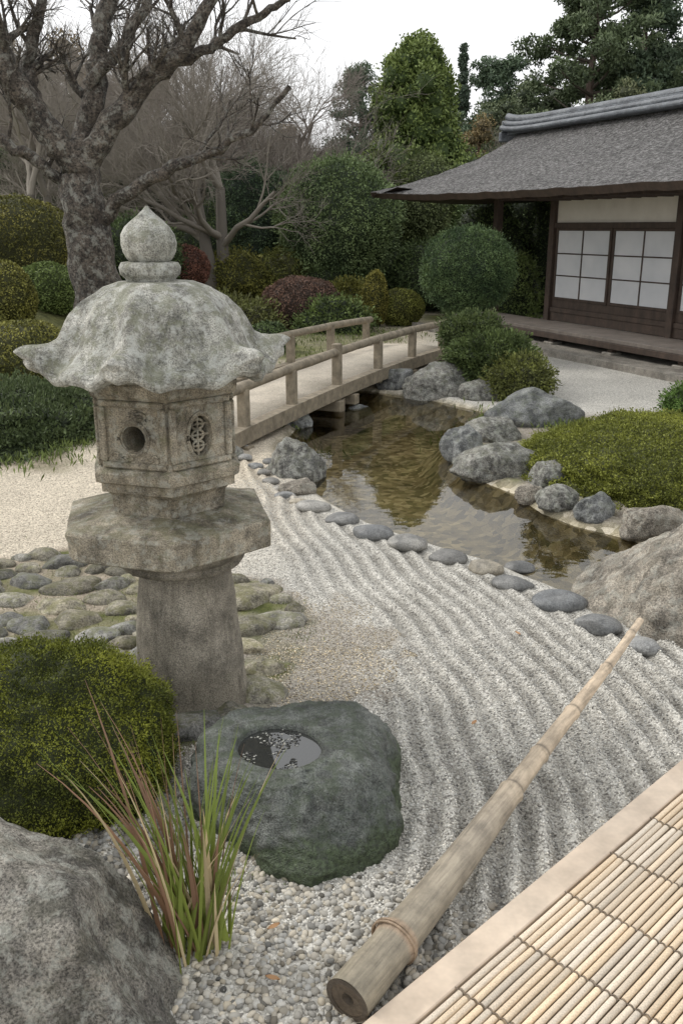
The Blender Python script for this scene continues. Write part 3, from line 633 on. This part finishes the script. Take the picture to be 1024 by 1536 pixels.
for p_,q_ in((e0,e1),(e1,e2)):
    pw=np.vstack([p_,q_]); pw=pw[:,0:1]*a_+pw[:,1:2]*n_h+pw[:,2:3]*up; mb.add(pw,[[q,q+1,20+q+1,20+q] for q in range(19)],mi=1)
mb.add([hp(-3.2,NE-.4,2.56),hp(S1,NE-.4,2.56),hp(S1,-2.9,2.56),hp(-3.2,-2.9,2.56)],[[0,1,2,3]],mi=1)
mb.sharp=50; mb.obj('thatched_roof',[TH,DW],parent=hs)
RT=stone('ridge_tile',(.09,.10,.115),(.15,.165,.18),speck=.2,spscale=60,big=3,rough=.5,bd=.004)
mb=MB(); 
for w_,z_,r_ in((0,.19,.085),(-.14,.08,.06),(.14,.08,.06),(.24,-.02,.055),(-.24,-.02,.055)):
    sg=np.linspace(-3.85-(.12 if r_>.08 else 0),S1,90); tube(mb,[hp(s_,NR+w_,ZR+z_+.10*math.exp(-(s_+3.9)*2.5)) for s_ in sg],r_,12,cap=True,rough=.04)
box(mb,hp(3.55,NR,ZR+.04),(a_,n_h,up),(7.3,.15,.12))
box(mb,hp(-3.88,NR,ZR+.10),(a_,n_h,up),(.05,.2,.12),bev=.03); box(mb,hp(-3.85,NR,ZR-.12),(a_,n_h,up),(.05,.28,.10),bev=.03)
mb.obj('ridge_tiles',RT,parent=hs)
CURB=stone('curb_stone',(.22,.2,.17),(.30,.28,.24),speck=.3,big=3,bd=.005)
mb=MB(); hb(mb,-2.4,9.8,1.45,1.62,-.05,.11,.01); hb(mb,-2.4,9.8,-.1,1.45,-.05,.06,.01)
for s_ in np.arange(-1.8,9.5,1.55): hb(mb,s_-.06,s_+.18,.74,.96,.05,.10,.02)
mb.obj('stone_plinth',CURB,parent=hs)
# ------------------------------------------------------------------ foliage builders
def bushmesh(name,dims,n,L,c1,c2,lump=.12,freq=2.2,seed=0,zmin=-.8,out=.5,core=.93,W=.5,sprig=0.,fine=.1):
    D=rnd_dirs(n,zmin); 
    def rad(D): return 1+lump*(fbm(D*freq+seed*3.7,3)-.5)*2+fine*(fbm(D*freq*5+seed,2)-.5)
    d=np.array(dims); r=rad(D)*(1-.10*rng.random(n)**2); P=D*r[:,None]*d
    Nn=D/d; Nn/=np.linalg.norm(Nn,axis=1)[:,None]
    A=Nn*out+rnd_dirs(n)*1.0
    if sprig: k=rng.random(n)<sprig; P[k]+=Nn[k]*rng.uniform(.5,2.5,(k.sum(),1))*L; A[k]=Nn[k]+rnd_dirs(k.sum())*.3
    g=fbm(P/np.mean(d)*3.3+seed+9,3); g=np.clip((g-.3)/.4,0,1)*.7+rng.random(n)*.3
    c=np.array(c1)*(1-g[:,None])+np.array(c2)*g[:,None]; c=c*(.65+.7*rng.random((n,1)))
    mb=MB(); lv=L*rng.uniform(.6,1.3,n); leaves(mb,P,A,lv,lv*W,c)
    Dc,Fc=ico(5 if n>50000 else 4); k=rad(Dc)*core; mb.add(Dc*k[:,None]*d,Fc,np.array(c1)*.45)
    return mb.mesh(name,FOL,True)
def bush(name,x,y,z,dims,n,L,c1,c2,**k):
    return place(name,bushmesh(name,dims,n,L,c1,c2,**k),(x,y,z))
OL1,OL2=(.045,.048,.012),(.14,.135,.032)
G1,G2=(.024,.036,.015),(.075,.105,.038)
RD1,RD2=(.05,.025,.018),(.14,.065,.045)
LG1,LG2=(.05,.07,.02),(.13,.17,.055)
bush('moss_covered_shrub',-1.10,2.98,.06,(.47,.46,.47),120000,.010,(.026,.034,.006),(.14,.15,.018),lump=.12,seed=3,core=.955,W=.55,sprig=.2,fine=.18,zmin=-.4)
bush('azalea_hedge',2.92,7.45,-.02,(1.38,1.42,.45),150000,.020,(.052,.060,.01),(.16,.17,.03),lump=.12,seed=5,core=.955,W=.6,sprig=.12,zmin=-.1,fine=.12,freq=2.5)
bush('low_juniper',-3.55,9.2,.0,(1.1,1.5,.38),30000,.045,(.022,.033,.012),(.065,.085,.034),lump=.35,seed=6,sprig=.3,zmin=-.1,freq=3.5)
bush('azalea_shrub',-4.25,12.0,.25,(.75,.7,.6),14000,.04,OL1,OL2,lump=.1,seed=7)
bush('azalea_shrub',-3.3,12.6,.1,(.5,.6,.45),9000,.04,OL1,OL2,lump=.1,seed=17)
bush('azalea_shrub',-6.0,17.0,1.5,(1.35,1.0,1.05),24000,.05,OL1,(.13,.12,.03),lump=.08,seed=8)
bush('azalea_shrub',-6.3,15.2,1.45,(.62,.55,.6),12000,.045,OL1,OL2,lump=.08,seed=9)
bush('azalea_shrub',-5.05,13.6,1.0,(.55,.5,.55),12000,.04,OL1,OL2,lump=.08,seed=10)
bush('boxwood_shrub',-5.1,16.0,.95,(.55,.5,.48),10000,.045,LG1,LG2,lump=.15,seed=11)
bush('boxwood_shrub',-5.05,12.9,.6,(.35,.3,.35),7000,.04,OL1,OL2,lump=.08,seed=12)
bush('red_azalea_shrub',-3.5,20.5,1.15,(.62,.5,.48),10000,.045,RD1,RD2,lump=.1,seed=13)
bush('red_azalea_shrub',-.82,19,.42,(.85,.7,.62),16000,.045,(.05,.033,.025),(.135,.08,.058),lump=.1,seed=14)
bush('boxwood_shrub',.70,19.2,.55,(.27,.27,.6),6000,.045,OL1,(.19,.17,.04),lump=.15,seed=15)
bush('boxwood_shrub',1.25,19.5,.35,(.5,.45,.42),10000,.04,OL1,(.16,.17,.04),lump=.06,seed=16)
bush('boxwood_shrub',-1.2,15.2,.12,(.4,.35,.4),6000,.045,G1,G2,lump=.25,seed=18)
bush('broadleaf_shrub',-.15,18.2,.1,(.7,.5,.5),8000,.07,G1,LG2,lump=.45,seed=19,sprig=.3,freq=3)
bush('broadleaf_shrub',-2.2,18.0,.1,(.9,.6,.55),8000,.07,(.04,.04,.015),(.11,.12,.04),lump=.4,seed=20,sprig=.3,freq=3)
for i,(x,y,z,rx,rz,c1,c2) in enumerate([(-2.6,22.5,.7,.9,.75,OL1,OL2),(-1.3,23,.75,1.0,.75,OL1,(.12,.13,.035)),(-.2,22.6,.6,.8,.65,G1,G2),(.9,24,.7,1.0,.8,G1,G2),(2.2,23,.8,1.0,.9,G1,G2),(-4.4,20,1.3,1.0,.9,G1,G2),(3.4,22,1.2,.9,1.4,G1,G2),(4.6,23,1.5,1.2,1.8,G1,G2),(5.6,22,1.5,1.3,1.9,G1,G2),(-3.2,24,1.3,1.2,1.3,G1,G2),(2.9,20.3,.4,.6,.5,G1,G2),(.2,21,.35,.6,.45,OL1,OL2),(3.55,19.5,.6,.6,.9,G1,LG2)]):
    bush('evergreen_shrub',x,y,z,(rx,rx*.8,rz),11000,.065,c1,c2,lump=.25,seed=30+i,sprig=.2)
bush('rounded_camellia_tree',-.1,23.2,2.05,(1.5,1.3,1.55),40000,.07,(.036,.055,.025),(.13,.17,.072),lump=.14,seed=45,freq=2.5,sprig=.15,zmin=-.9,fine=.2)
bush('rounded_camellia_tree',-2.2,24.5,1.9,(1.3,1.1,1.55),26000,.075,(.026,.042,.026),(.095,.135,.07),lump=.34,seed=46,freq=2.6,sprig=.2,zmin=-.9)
bush('rounded_camellia_tree',2.15,26.5,2.7,(1.0,.9,1.2),16000,.08,(.045,.056,.024),(.13,.155,.065),lump=.25,seed=47,sprig=.2,zmin=-.9)
tp=empty('topiary_tree',(1.98,14.6,0)); place('crown',bushmesh('crown',(.72,.70,.66),52000,.030,(.018,.034,.014),(.075,.11,.042),lump=.07,seed=48,sprig=.12,zmin=-1,fine=.14),(0,0,1.34),tp)
BK=stone('bark',(.10,.085,.07),(.055,.045,.038),speck=.4,spscale=40,lichen=.5,big=4,bd=.012,stain=.5)
mb=MB(); tube(mb,[(.05,0,0),(.0,0,.35),(-.06,0,.7),(-.02,0,1.0)],[.06,.045,.04,.035],8); tube(mb,[(0,0,.4),(.12,0,.7),(.2,0,1.0)],[.04,.03,.03],8); mb.obj('trunk',BK,parent=tp)
bush('juniper_shrub',1.95,11.5,.38,(.52,.45,.30),16000,.045,(.024,.036,.012),(.075,.10,.032),lump=.4,seed=49,freq=2.5,sprig=.3)
bush('juniper_shrub',2.15,10.9,.2,(.38,.35,.30),9000,.04,(.035,.04,.012),(.11,.12,.032),lump=.4,seed=50,freq=2.5,sprig=.3)
bush('juniper_shrub',1.75,12.1,.62,(.40,.4,.26),9000,.045,(.024,.036,.012),(.07,.09,.03),lump=.4,seed=51,freq=2.5,sprig=.3)
bush('boxwood_shrub',3.45,8.75,.32,(.27,.25,.22),9000,.03,(.03,.05,.012),(.10,.16,.04),lump=.3,seed=52,sprig=.2)
# ------------------------------------------------------------------ trees
def grow(mb,p,d,L,r,lvl,maxl,k,col,spread=.6,upb=.12,kids=(3,5),tw=None,rg=rng):
    n=max(3,5-lvl//2); P=[np.array(p)]; dd=np.array(d)/np.linalg.norm(d)
    for q in range(n):
        dd=dd+rg.normal(0,.16,3)+np.array([0,0,upb*.3]); dd/=np.linalg.norm(dd); P.append(P[-1]+dd*L/n)
    P=np.array(P); r1=r*.45 if lvl<maxl else r*.3
    tube(mb,P,np.linspace(r,r1,n+1),max(3,k-lvl),col)
    if lvl<maxl:
        for c in range(rg.integers(*kids)+1):
            t=rg.uniform(.25,1); q=t*n; i=min(int(q),n-1); pp=P[i]+(P[i+1]-P[i])*(q-i); ax=P[i+1]-P[i]; ax/=np.linalg.norm(ax)
            s_=rg.normal(size=3); s_-=s_@ax*ax; s_/=np.linalg.norm(s_)
            nd=ax*(1-spread*.4)+s_*spread+np.array([0,0,upb]); grow(mb,pp,nd,L*rg.uniform(.5,.8),max(r*(1-.55*t)*.55,.004),lvl+1,maxl,k,col,spread,upb,kids,tw,rg)
bt=empty('bare_lichen_tree',(-3.72,14,0)); mb=MB(); rg=np.random.default_rng(5)
def W_(pts,r0,r1,y=0,yd=0,maxl=4,kids=(3,5),twl=.9,skip=.3,nk=7):
    pts=np.array([(x+3.72,y+yd*i/len(pts),z) for i,(x,z) in enumerate(pts)])
    t=np.linspace(0,1,len(pts)); tt=np.linspace(0,1,24); P=np.stack([np.interp(tt,t,pts[:,q]) for q in range(3)],-1)
    for _ in range(2): P[1:-1]=(P[:-2]+P[1:-1]*2+P[2:])/4
    P[1:-1]+=rg.normal(0,.022,(22,3)); rr=np.linspace(r0,r1,24); tube(mb,P,rr,20,rough=.30,seed=r0*50,col=(.5,.5,.5))
    for q in range(nk):
        i=int(rg.uniform(skip,1)*22); ax=P[i+1]-P[i]; ax/=np.linalg.norm(ax); s_=rg.normal(size=3); s_-=s_@ax*ax; s_/=np.linalg.norm(s_)
        grow(mb,P[i],ax*.6+s_*.8+np.array([0,0,.25]),twl*rg.uniform(.6,1.2),rr[i]*.45,1,maxl,7,(.5,.5,.5),.65,.1,kids,rg=rg)
W_([(-3.62,-.1),(-3.66,.6),(-3.72,1.6),(-3.8,2.4),(-3.83,3.0)],.40,.28,nk=0)
W_([(-3.85,2.8),(-4.05,3.15),(-4.4,3.7),(-4.7,4.2),(-5.0,5.0),(-5.2,6.0)],.24,.10,yd=-.6)
W_([(-3.8,2.8),(-3.75,3.2),(-3.5,4.07),(-3.4,4.6),(-3.2,5.2),(-3.1,6.2)],.20,.08,yd=.4)
W_([(-3.78,2.8),(-3.5,3.1),(-3.1,3.6),(-2.53,4.1),(-2.13,4.35),(-1.7,5.0),(-1.4,5.8)],.19,.06,yd=-.5,nk=10)
W_([(-3.7,1.9),(-3.3,2.35),(-2.8,2.62),(-2.13,2.9),(-1.63,3.05),(-1.13,3.35),(-.7,3.8)],.12,.03,yd=-.8,nk=7,maxl=3)
W_([(-3.9,2.5),(-4.2,2.75),(-4.65,3.1),(-5.2,3.5),(-5.9,3.9)],.10,.04,yd=-.6,nk=5,maxl=3)
W_([(-2.6,4.05),(-2.0,4.35),(-1.3,4.7),(-.8,5.0),(-.3,5.2)],.09,.03,yd=.1,nk=7,maxl=3)
W_([(-4.3,3.5),(-4.4,4.2),(-4.1,5.0),(-4.0,6)],.10,.05,yd=-.1,nk=6)
W_([(-3.6,3.9),(-3.0,4.5),(-2.6,5.2),(-2.3,6)],.10,.05,yd=.2,nk=6)
BK2=stone('lichen_bark',(.125,.105,.085),(.055,.046,.038),speck=.45,spscale=28,lichen=.55,lsc=3.0,l0=.51,lcol=(.33,.33,.29),big=2.8,bd=.02,stain=.7)
mb.obj('trunk_and_branches',BK2,parent=bt)
TWG=plain_v('twig_bark',.9,0,0)
def baremesh(seed,Hh,col,maxl=5):
    rg=np.random.default_rng(seed); mb=MB()
    for q in range(2):
        P=np.array([(q*.25,0,-.1),(q*.3+.05,.0,Hh*.12),(q*.45-.1,.1,Hh*.25),(q*.6-.25,.1,Hh*.4)]); tube(mb,P,[.19,.16,.14,.11],8,np.array(col)*.6,rough=.1)
        for c in range(6):
            grow(mb,P[2+(c%2)]-[0,0,.3*rg.random()],np.array([rg.normal()*.8,rg.normal()*.8,1.0]),Hh*.32,.085,1,maxl,7,col,.55,.1,(3,6),rg=rg)
    return mb.mesh('bare_tree',TWG,True)
B1=baremesh(3,7.2,(.25,.225,.19)); B2=baremesh(8,7.2,(.28,.245,.215))
place('bare_tree',B1,(-3.1,22,0),rz=.4,sc=1.0)
place('bare_tree',B2,(-1.6,27,0),rz=2,sc=(1.15,1,.95))
def crown(mb,blobs,nl,L,c1,c2,flat=.6,seed=0,core=.55,Wd_=.5):
    for (x,y,z,r) in blobs:
        D=rnd_dirs(nl,-.8); d=np.array([r,r,r*flat]); P=D*d*(1-.6*rng.random((nl,1))**1.3)*(1+.7*(fbm(D*2.3+x+z,2)-.5))[:,None]
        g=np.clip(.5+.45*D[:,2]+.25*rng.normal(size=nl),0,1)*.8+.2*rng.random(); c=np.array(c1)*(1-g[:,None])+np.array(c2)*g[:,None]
        leaves(mb,P+(x,y,z),D+rnd_dirs(nl),L*rng.uniform(.6,1.3,nl),L*Wd_,c)
        if core: Dc,Fc=ico(2); mb.add(Dc*d*core*(1+.3*(vn(Dc*2+x)-.5))[:,None]+(x,y,z-.05),Fc,np.array(c1)*.7)
def broad(seed,Hh,Rr,nb_,c1,c2,nl=330,L=.13):
    rg=np.random.default_rng(seed); mb=MB(); bl=[]
    tube(mb,[(0,0,-.1),(.05,0,Hh*.3),(0,.1,Hh*.6)],[.2,.15,.08],7,(.06,.05,.04))
    for _ in range(nb_):
        d=rg.normal(size=3); d/=np.linalg.norm(d); q=rg.random()**.4; x,y=d[:2]*Rr*q; z=Hh*.56+d[2]*Hh*.40*q
        bl.append((x,y,z,rg.uniform(.3,.62)*Rr*.45))
        if rg.random()<.4: tube(mb,[(0,.05,Hh*.45),(x*.6,y*.6,z-.3),(x,y,z)],[.06,.04,.02],5,(.06,.05,.04))
    crown(mb,bl,nl,L,c1,c2,.8,seed,core=.5); return mb.mesh('broadleaf_tree',FOL,False)
def pine(seed,Hh,Rr,c1,c2,layers=7,nl=110,L=.17,lo=.35):
    rg=np.random.default_rng(seed); mb=MB(); bl=[]
    tube(mb,[(0,0,-.1),(.1,0,Hh*.3),(-.1,.05,Hh*.6),(.05,0,Hh*.97)],[.24,.19,.13,.05],8,(.075,.055,.045))
    for q in range(layers*5):
        f=rg.random()**.8; z=Hh*(lo+(.97-lo)*f); rr=Rr*(1-.6*f**1.6)*rg.uniform(.45,1); th=rg.uniform(0,6.28)
        x,y=rr*math.cos(th),rr*math.sin(th); rise=rg.uniform(.1,.6)
        tube(mb,[(0,0,z-.5),(x*.5,y*.5,z-.3),(x,y,z+rise*.3)],[.06,.04,.015],5,(.06,.05,.04))
        for e_ in range(9):
            t=rg.uniform(.45,1.1); bl.append((x*t+rg.normal()*.28,y*t+rg.normal()*.28,z+rise*.3*t+rg.normal()*.16,rg.uniform(.22,.42)))
    crown(mb,bl,nl,L,c1,c2,.75,seed,core=.0,Wd_=.35); return mb.mesh('pine_tree',FOL,False)
def conif(seed,Hh,Rr,c1,c2,nb_=130,nl=330,L=.12,power=.75):
    rg=np.random.default_rng(seed); mb=MB(); bl=[]
    tube(mb,[(0,0,-.1),(0,0,Hh*.9)],[.18,.04],7,(.06,.05,.04))
    for _ in range(nb_):
        f=rg.random()**1.15; rr=Rr*(1-f)**power*(.8+.2*math.sin(f*14+seed)); th=rg.uniform(0,6.28); x,y=rr*math.cos(th)*rg.uniform(.7,1),rr*math.sin(th)*rg.uniform(.7,1)
        bl.append((x,y,.3+Hh*.97*f*(.97),rg.uniform(.16,.30)*Rr*(1.1-f*.6)))
    for f in np.linspace(.05,.9,14): bl.append((0,0,Hh*f,Rr*(1-f)**power*.75))
    crown(mb,bl,nl,L,c1,c2,1.15,seed,core=.6); return mb.mesh('conifer_tree',FOL,False)
place('conifer_tree',conif(2,7.0,2.7,(.033,.052,.014),(.11,.14,.04),power=.5,nb_=260,nl=260),(2.15,28,0))
PN1=pine(4,10.6,3.2,(.03,.042,.022),(.085,.11,.055)); PN2=pine(9,8.5,2.6,(.03,.046,.03),(.08,.11,.065))
place('pine_tree',PN1,(8.4,33,0)); place('pine_tree',PN1,(12.6,31,0),rz=2,sc=.95); place('pine_tree',PN2,(.75,36,.0),sc=(.7,.7,.88)); place('pine_tree',PN2,(6.3,38,0),rz=1,sc=.95); place('pine_tree',PN2,(10.3,34,0),rz=3,sc=1.1)
CS=conif(6,9.2,1.3,(.03,.042,.03),(.07,.095,.065),nb_=110,nl=110,power=1.0); place('conifer_tree',CS,(4.9,40,0))
bg=empty('background_trees',(0,36,0))
BR1=broad(21,8,3.0,70,(.045,.052,.028),(.13,.14,.075)); BR2=broad(22,8,3.0,60,(.034,.045,.026),(.10,.12,.065))
rg=np.random.default_rng(77)
GRN=(1,1,1);BRN=(1.5,1.05,.95);GRY=(1.25,1.05,1.15)
for (x,y,s_,me,t) in [(-15,38,1.25,BR1,BRN),(-12.5,33,1.05,BR2,GRY),(-10,37,1.10,BR1,BRN),(-8,31,.78,BR2,GRN),(-6.8,36,.95,BR1,BRN),(-4.6,33,.68,BR2,GRY),(-3.4,37,.78,BR1,BRN),(-1.4,34,.6,BR2,GRN),(-.6,39,.66,BR1,GRY),(1.6,35,.62,BR2,GRN),(3.4,37,.70,BR1,GRY),(4.4,32,.68,BR1,BRN),(5.4,34,.78,BR2,GRN),(6.8,35,.85,BR2,GRN),(9.5,37,1.0,BR2,GRN),(11.2,35,1.0,BR1,GRN),(13,38,1.15,BR2,GRN),(15.5,36,1.2,BR1,GRN),(18,38,1.2,BR2,GRN),(-18,40,1.2,BR2,BRN),(7.4,30,.72,BR2,GRN),(9.6,31,.8,BR1,GRN),(-9,26,.5,BR2,GRN),(-6.4,25,.42,BR2,GRY),(-4.7,27,.5,BR2,GRN),(-11.5,28,.6,BR2,GRN),(0.5,31,.45,BR2,GRN),(3.6,29,.45,BR2,GRN)]:
    o=place('distant_tree',me,(x,y-36,.2),bg,rg.uniform(0,6.28),(s_*rg.uniform(.9,1.1),s_,s_),t)
for (x,y,s_,me) in [(-10.5,30,1.1,B1),(-8,27,1.0,B2),(-6.0,30,1.1,B1),(-13,31,1.1,B2),(-4.6,26,.95,B2),(-2.8,31,.9,B1),(4.6,30,.62,B2),(5.4,31,.65,B1),(-.6,32,.7,B2),(-7,22,.9,B1)]:
    place('distant_bare_tree',me,(x,y-36,.1),bg,rg.uniform(0,6.28),s_)
# ------------------------------------------------------------------ ornamental grass
mb=MB(); rg=np.random.default_rng(12)
for q in range(125):
    right=rg.random()<.5; bx=rg.normal(0,.03)+(.03 if right else -.02); by=rg.normal(0,.035); Lg=rg.uniform(.35,.90)*(.85 if right else 1); lean=np.clip(rg.normal(.07,.14) if right else rg.normal(-.20,.14),-.42,.3); ly=rg.normal(.06,.12)
    t=np.linspace(0,1,9); x=bx+lean*Lg*(.7*t+.5*t**2); y=by+ly*Lg*(.7*t+.5*t**2); z=Lg*(t-.10*t**3)*math.cos(lean*.8)
    P=np.stack([x,y,z],-1); wv=.0055*(1-t**1.6)*rg.uniform(.7,1.3)+.0004; sd_=rg.normal(size=3); sd_[2]=0; sd_/=np.linalg.norm(sd_); sd_=sd_*.5+np.array([.8,.2,0])
    if rg.random()<(.08 if right else .55): c0=np.array([.14,.08,.045]);c1=np.array([.17,.105,.07])
    else: c0=np.array([.15,.18,.035]);c1=np.array([.10,.135,.03])
    if rg.random()<.15: c0=c1=np.array([.33,.27,.16])
    c=(c0+(c1-c0)*t[:,None])*rg.uniform(.55,1.05); ridge=P+np.array([0,-.0015,0])
    V=np.stack([P-sd_*wv[:,None],ridge,P+sd_*wv[:,None]],1).reshape(-1,3); F=[]
    for i in range(8):
        for e_ in(0,1): F.append([i*3+e_,i*3+e_+1,i*3+4+e_,i*3+3+e_])
    mb.add(V,F,np.repeat(c,3,0))
mb.obj('ornamental_grass',FOL,loc=(-.425,2.12,0))
mb=MB()
for (cx,cy,sp,nn) in [(-.2,4.2,.05,60),(-.28,4.55,.05,60),(-.55,3.15,.05,60),(-1.35,4.3,.3,350),(-1.6,4.8,.3,250),(-2.6,8.6,.3,400),(-2.8,7.9,.3,300),(-.35,9.4,.2,100),(1.5,10.0,.25,300),(2.4,9.2,.2,300),(-.3,2.46,.1,120),(.5,17.5,.8,700),(-1.6,17,.8,500),(-.5,14.5,.9,600)]:
    x=rg.normal(cx,sp,nn);y=rg.normal(cy,sp,nn);z=ground(x,y)[0]; big=.022 if cy<6 else .09
    A=rnd_dirs(nn,.2)+np.array([0,0,.8]); c=np.array([.07,.09,.025])*(.6+.9*rng.random((nn,1))); leaves(mb,np.stack([x,y,z+big*.4],-1),A,big*rng.uniform(.6,1.4,nn),big*.18,c)
mb.obj('ground_cover',FOL)
mb=MB()
for (x,y,a) in [(-.20,2.17,.6),(-.19,1.98,-.3),(.55,3.3,1),(.9,4.2,2)]:
    d=np.array([math.cos(a),math.sin(a),0]);e_=np.array([-d[1],d[0],0]);z=gz(x,y)+.02; t=np.linspace(-1,1,7); V=[]
    for tt in t:
        w_=.008*(1-tt*tt)+.0006; c=np.array([x,y,z])+d*tt*.022; V+=[c-e_*w_+up*.004,c,c+e_*w_+up*.004]
    F=[]
    for i in range(6):
        for q in(0,1): F.append([i*3+q,i*3+q+1,i*3+4+q,i*3+3+q])
    mb.add(V,F,(.19,.11,.055))
mb.obj('fallen_leaves',FOL)
# ------------------------------------------------------------------ world, sun, camera
sc=bpy.context.scene; EL,AZ=R(42),R(-65)
w=bpy.data.worlds.new('World'); sc.world=w; w.use_nodes=True; nt=w.node_tree; bgn=nt.nodes['Background']; out=nt.nodes['World Output']
sk=nt.nodes.new('ShaderNodeTexSky'); sk.sky_type='NISHITA'; sk.sun_disc=False; sk.sun_elevation=EL; sk.sun_rotation=AZ; sk.dust_density=5; sk.air_density=1
hs_=nt.nodes.new('ShaderNodeHueSaturation'); hs_.inputs['Saturation'].default_value=.25; nt.links.new(sk.outputs[0],hs_.inputs['Color']); nt.links.new(hs_.outputs[0],bgn.inputs[0]); bgn.inputs[1].default_value=.05
b2=nt.nodes.new('ShaderNodeBackground'); b2.inputs[0].default_value=(.985,.99,1,1); b2.inputs[1].default_value=1.02
ad=nt.nodes.new('ShaderNodeAddShader'); nt.links.new(bgn.outputs[0],ad.inputs[0]); nt.links.new(b2.outputs[0],ad.inputs[1]); nt.links.new(ad.outputs[0],out.inputs[0])
sl=bpy.data.lights.new('sun','SUN'); sl.energy=1.4; sl.angle=R(12); sl.color=(1,.96,.9)
so=bpy.data.objects.new('sun',sl); sc.collection.objects.link(so)
d=Vector((math.sin(AZ)*math.cos(EL),math.cos(AZ)*math.cos(EL),math.sin(EL))); so.rotation_euler=d.to_track_quat('Z','Y').to_euler()
cam=bpy.data.cameras.new('camera'); co=bpy.data.objects.new('camera',cam); sc.collection.objects.link(co); sc.camera=co
co.location=(0,0,2.0); co.rotation_euler=(R(90-17.59),0,0); cam.sensor_fit='VERTICAL'; cam.sensor_height=36; cam.sensor_width=24; cam.lens=36*1350/1536; cam.clip_end=1000
sc.view_settings.view_transform='Standard'; sc.view_settings.look='None'; sc.view_settings.exposure=0
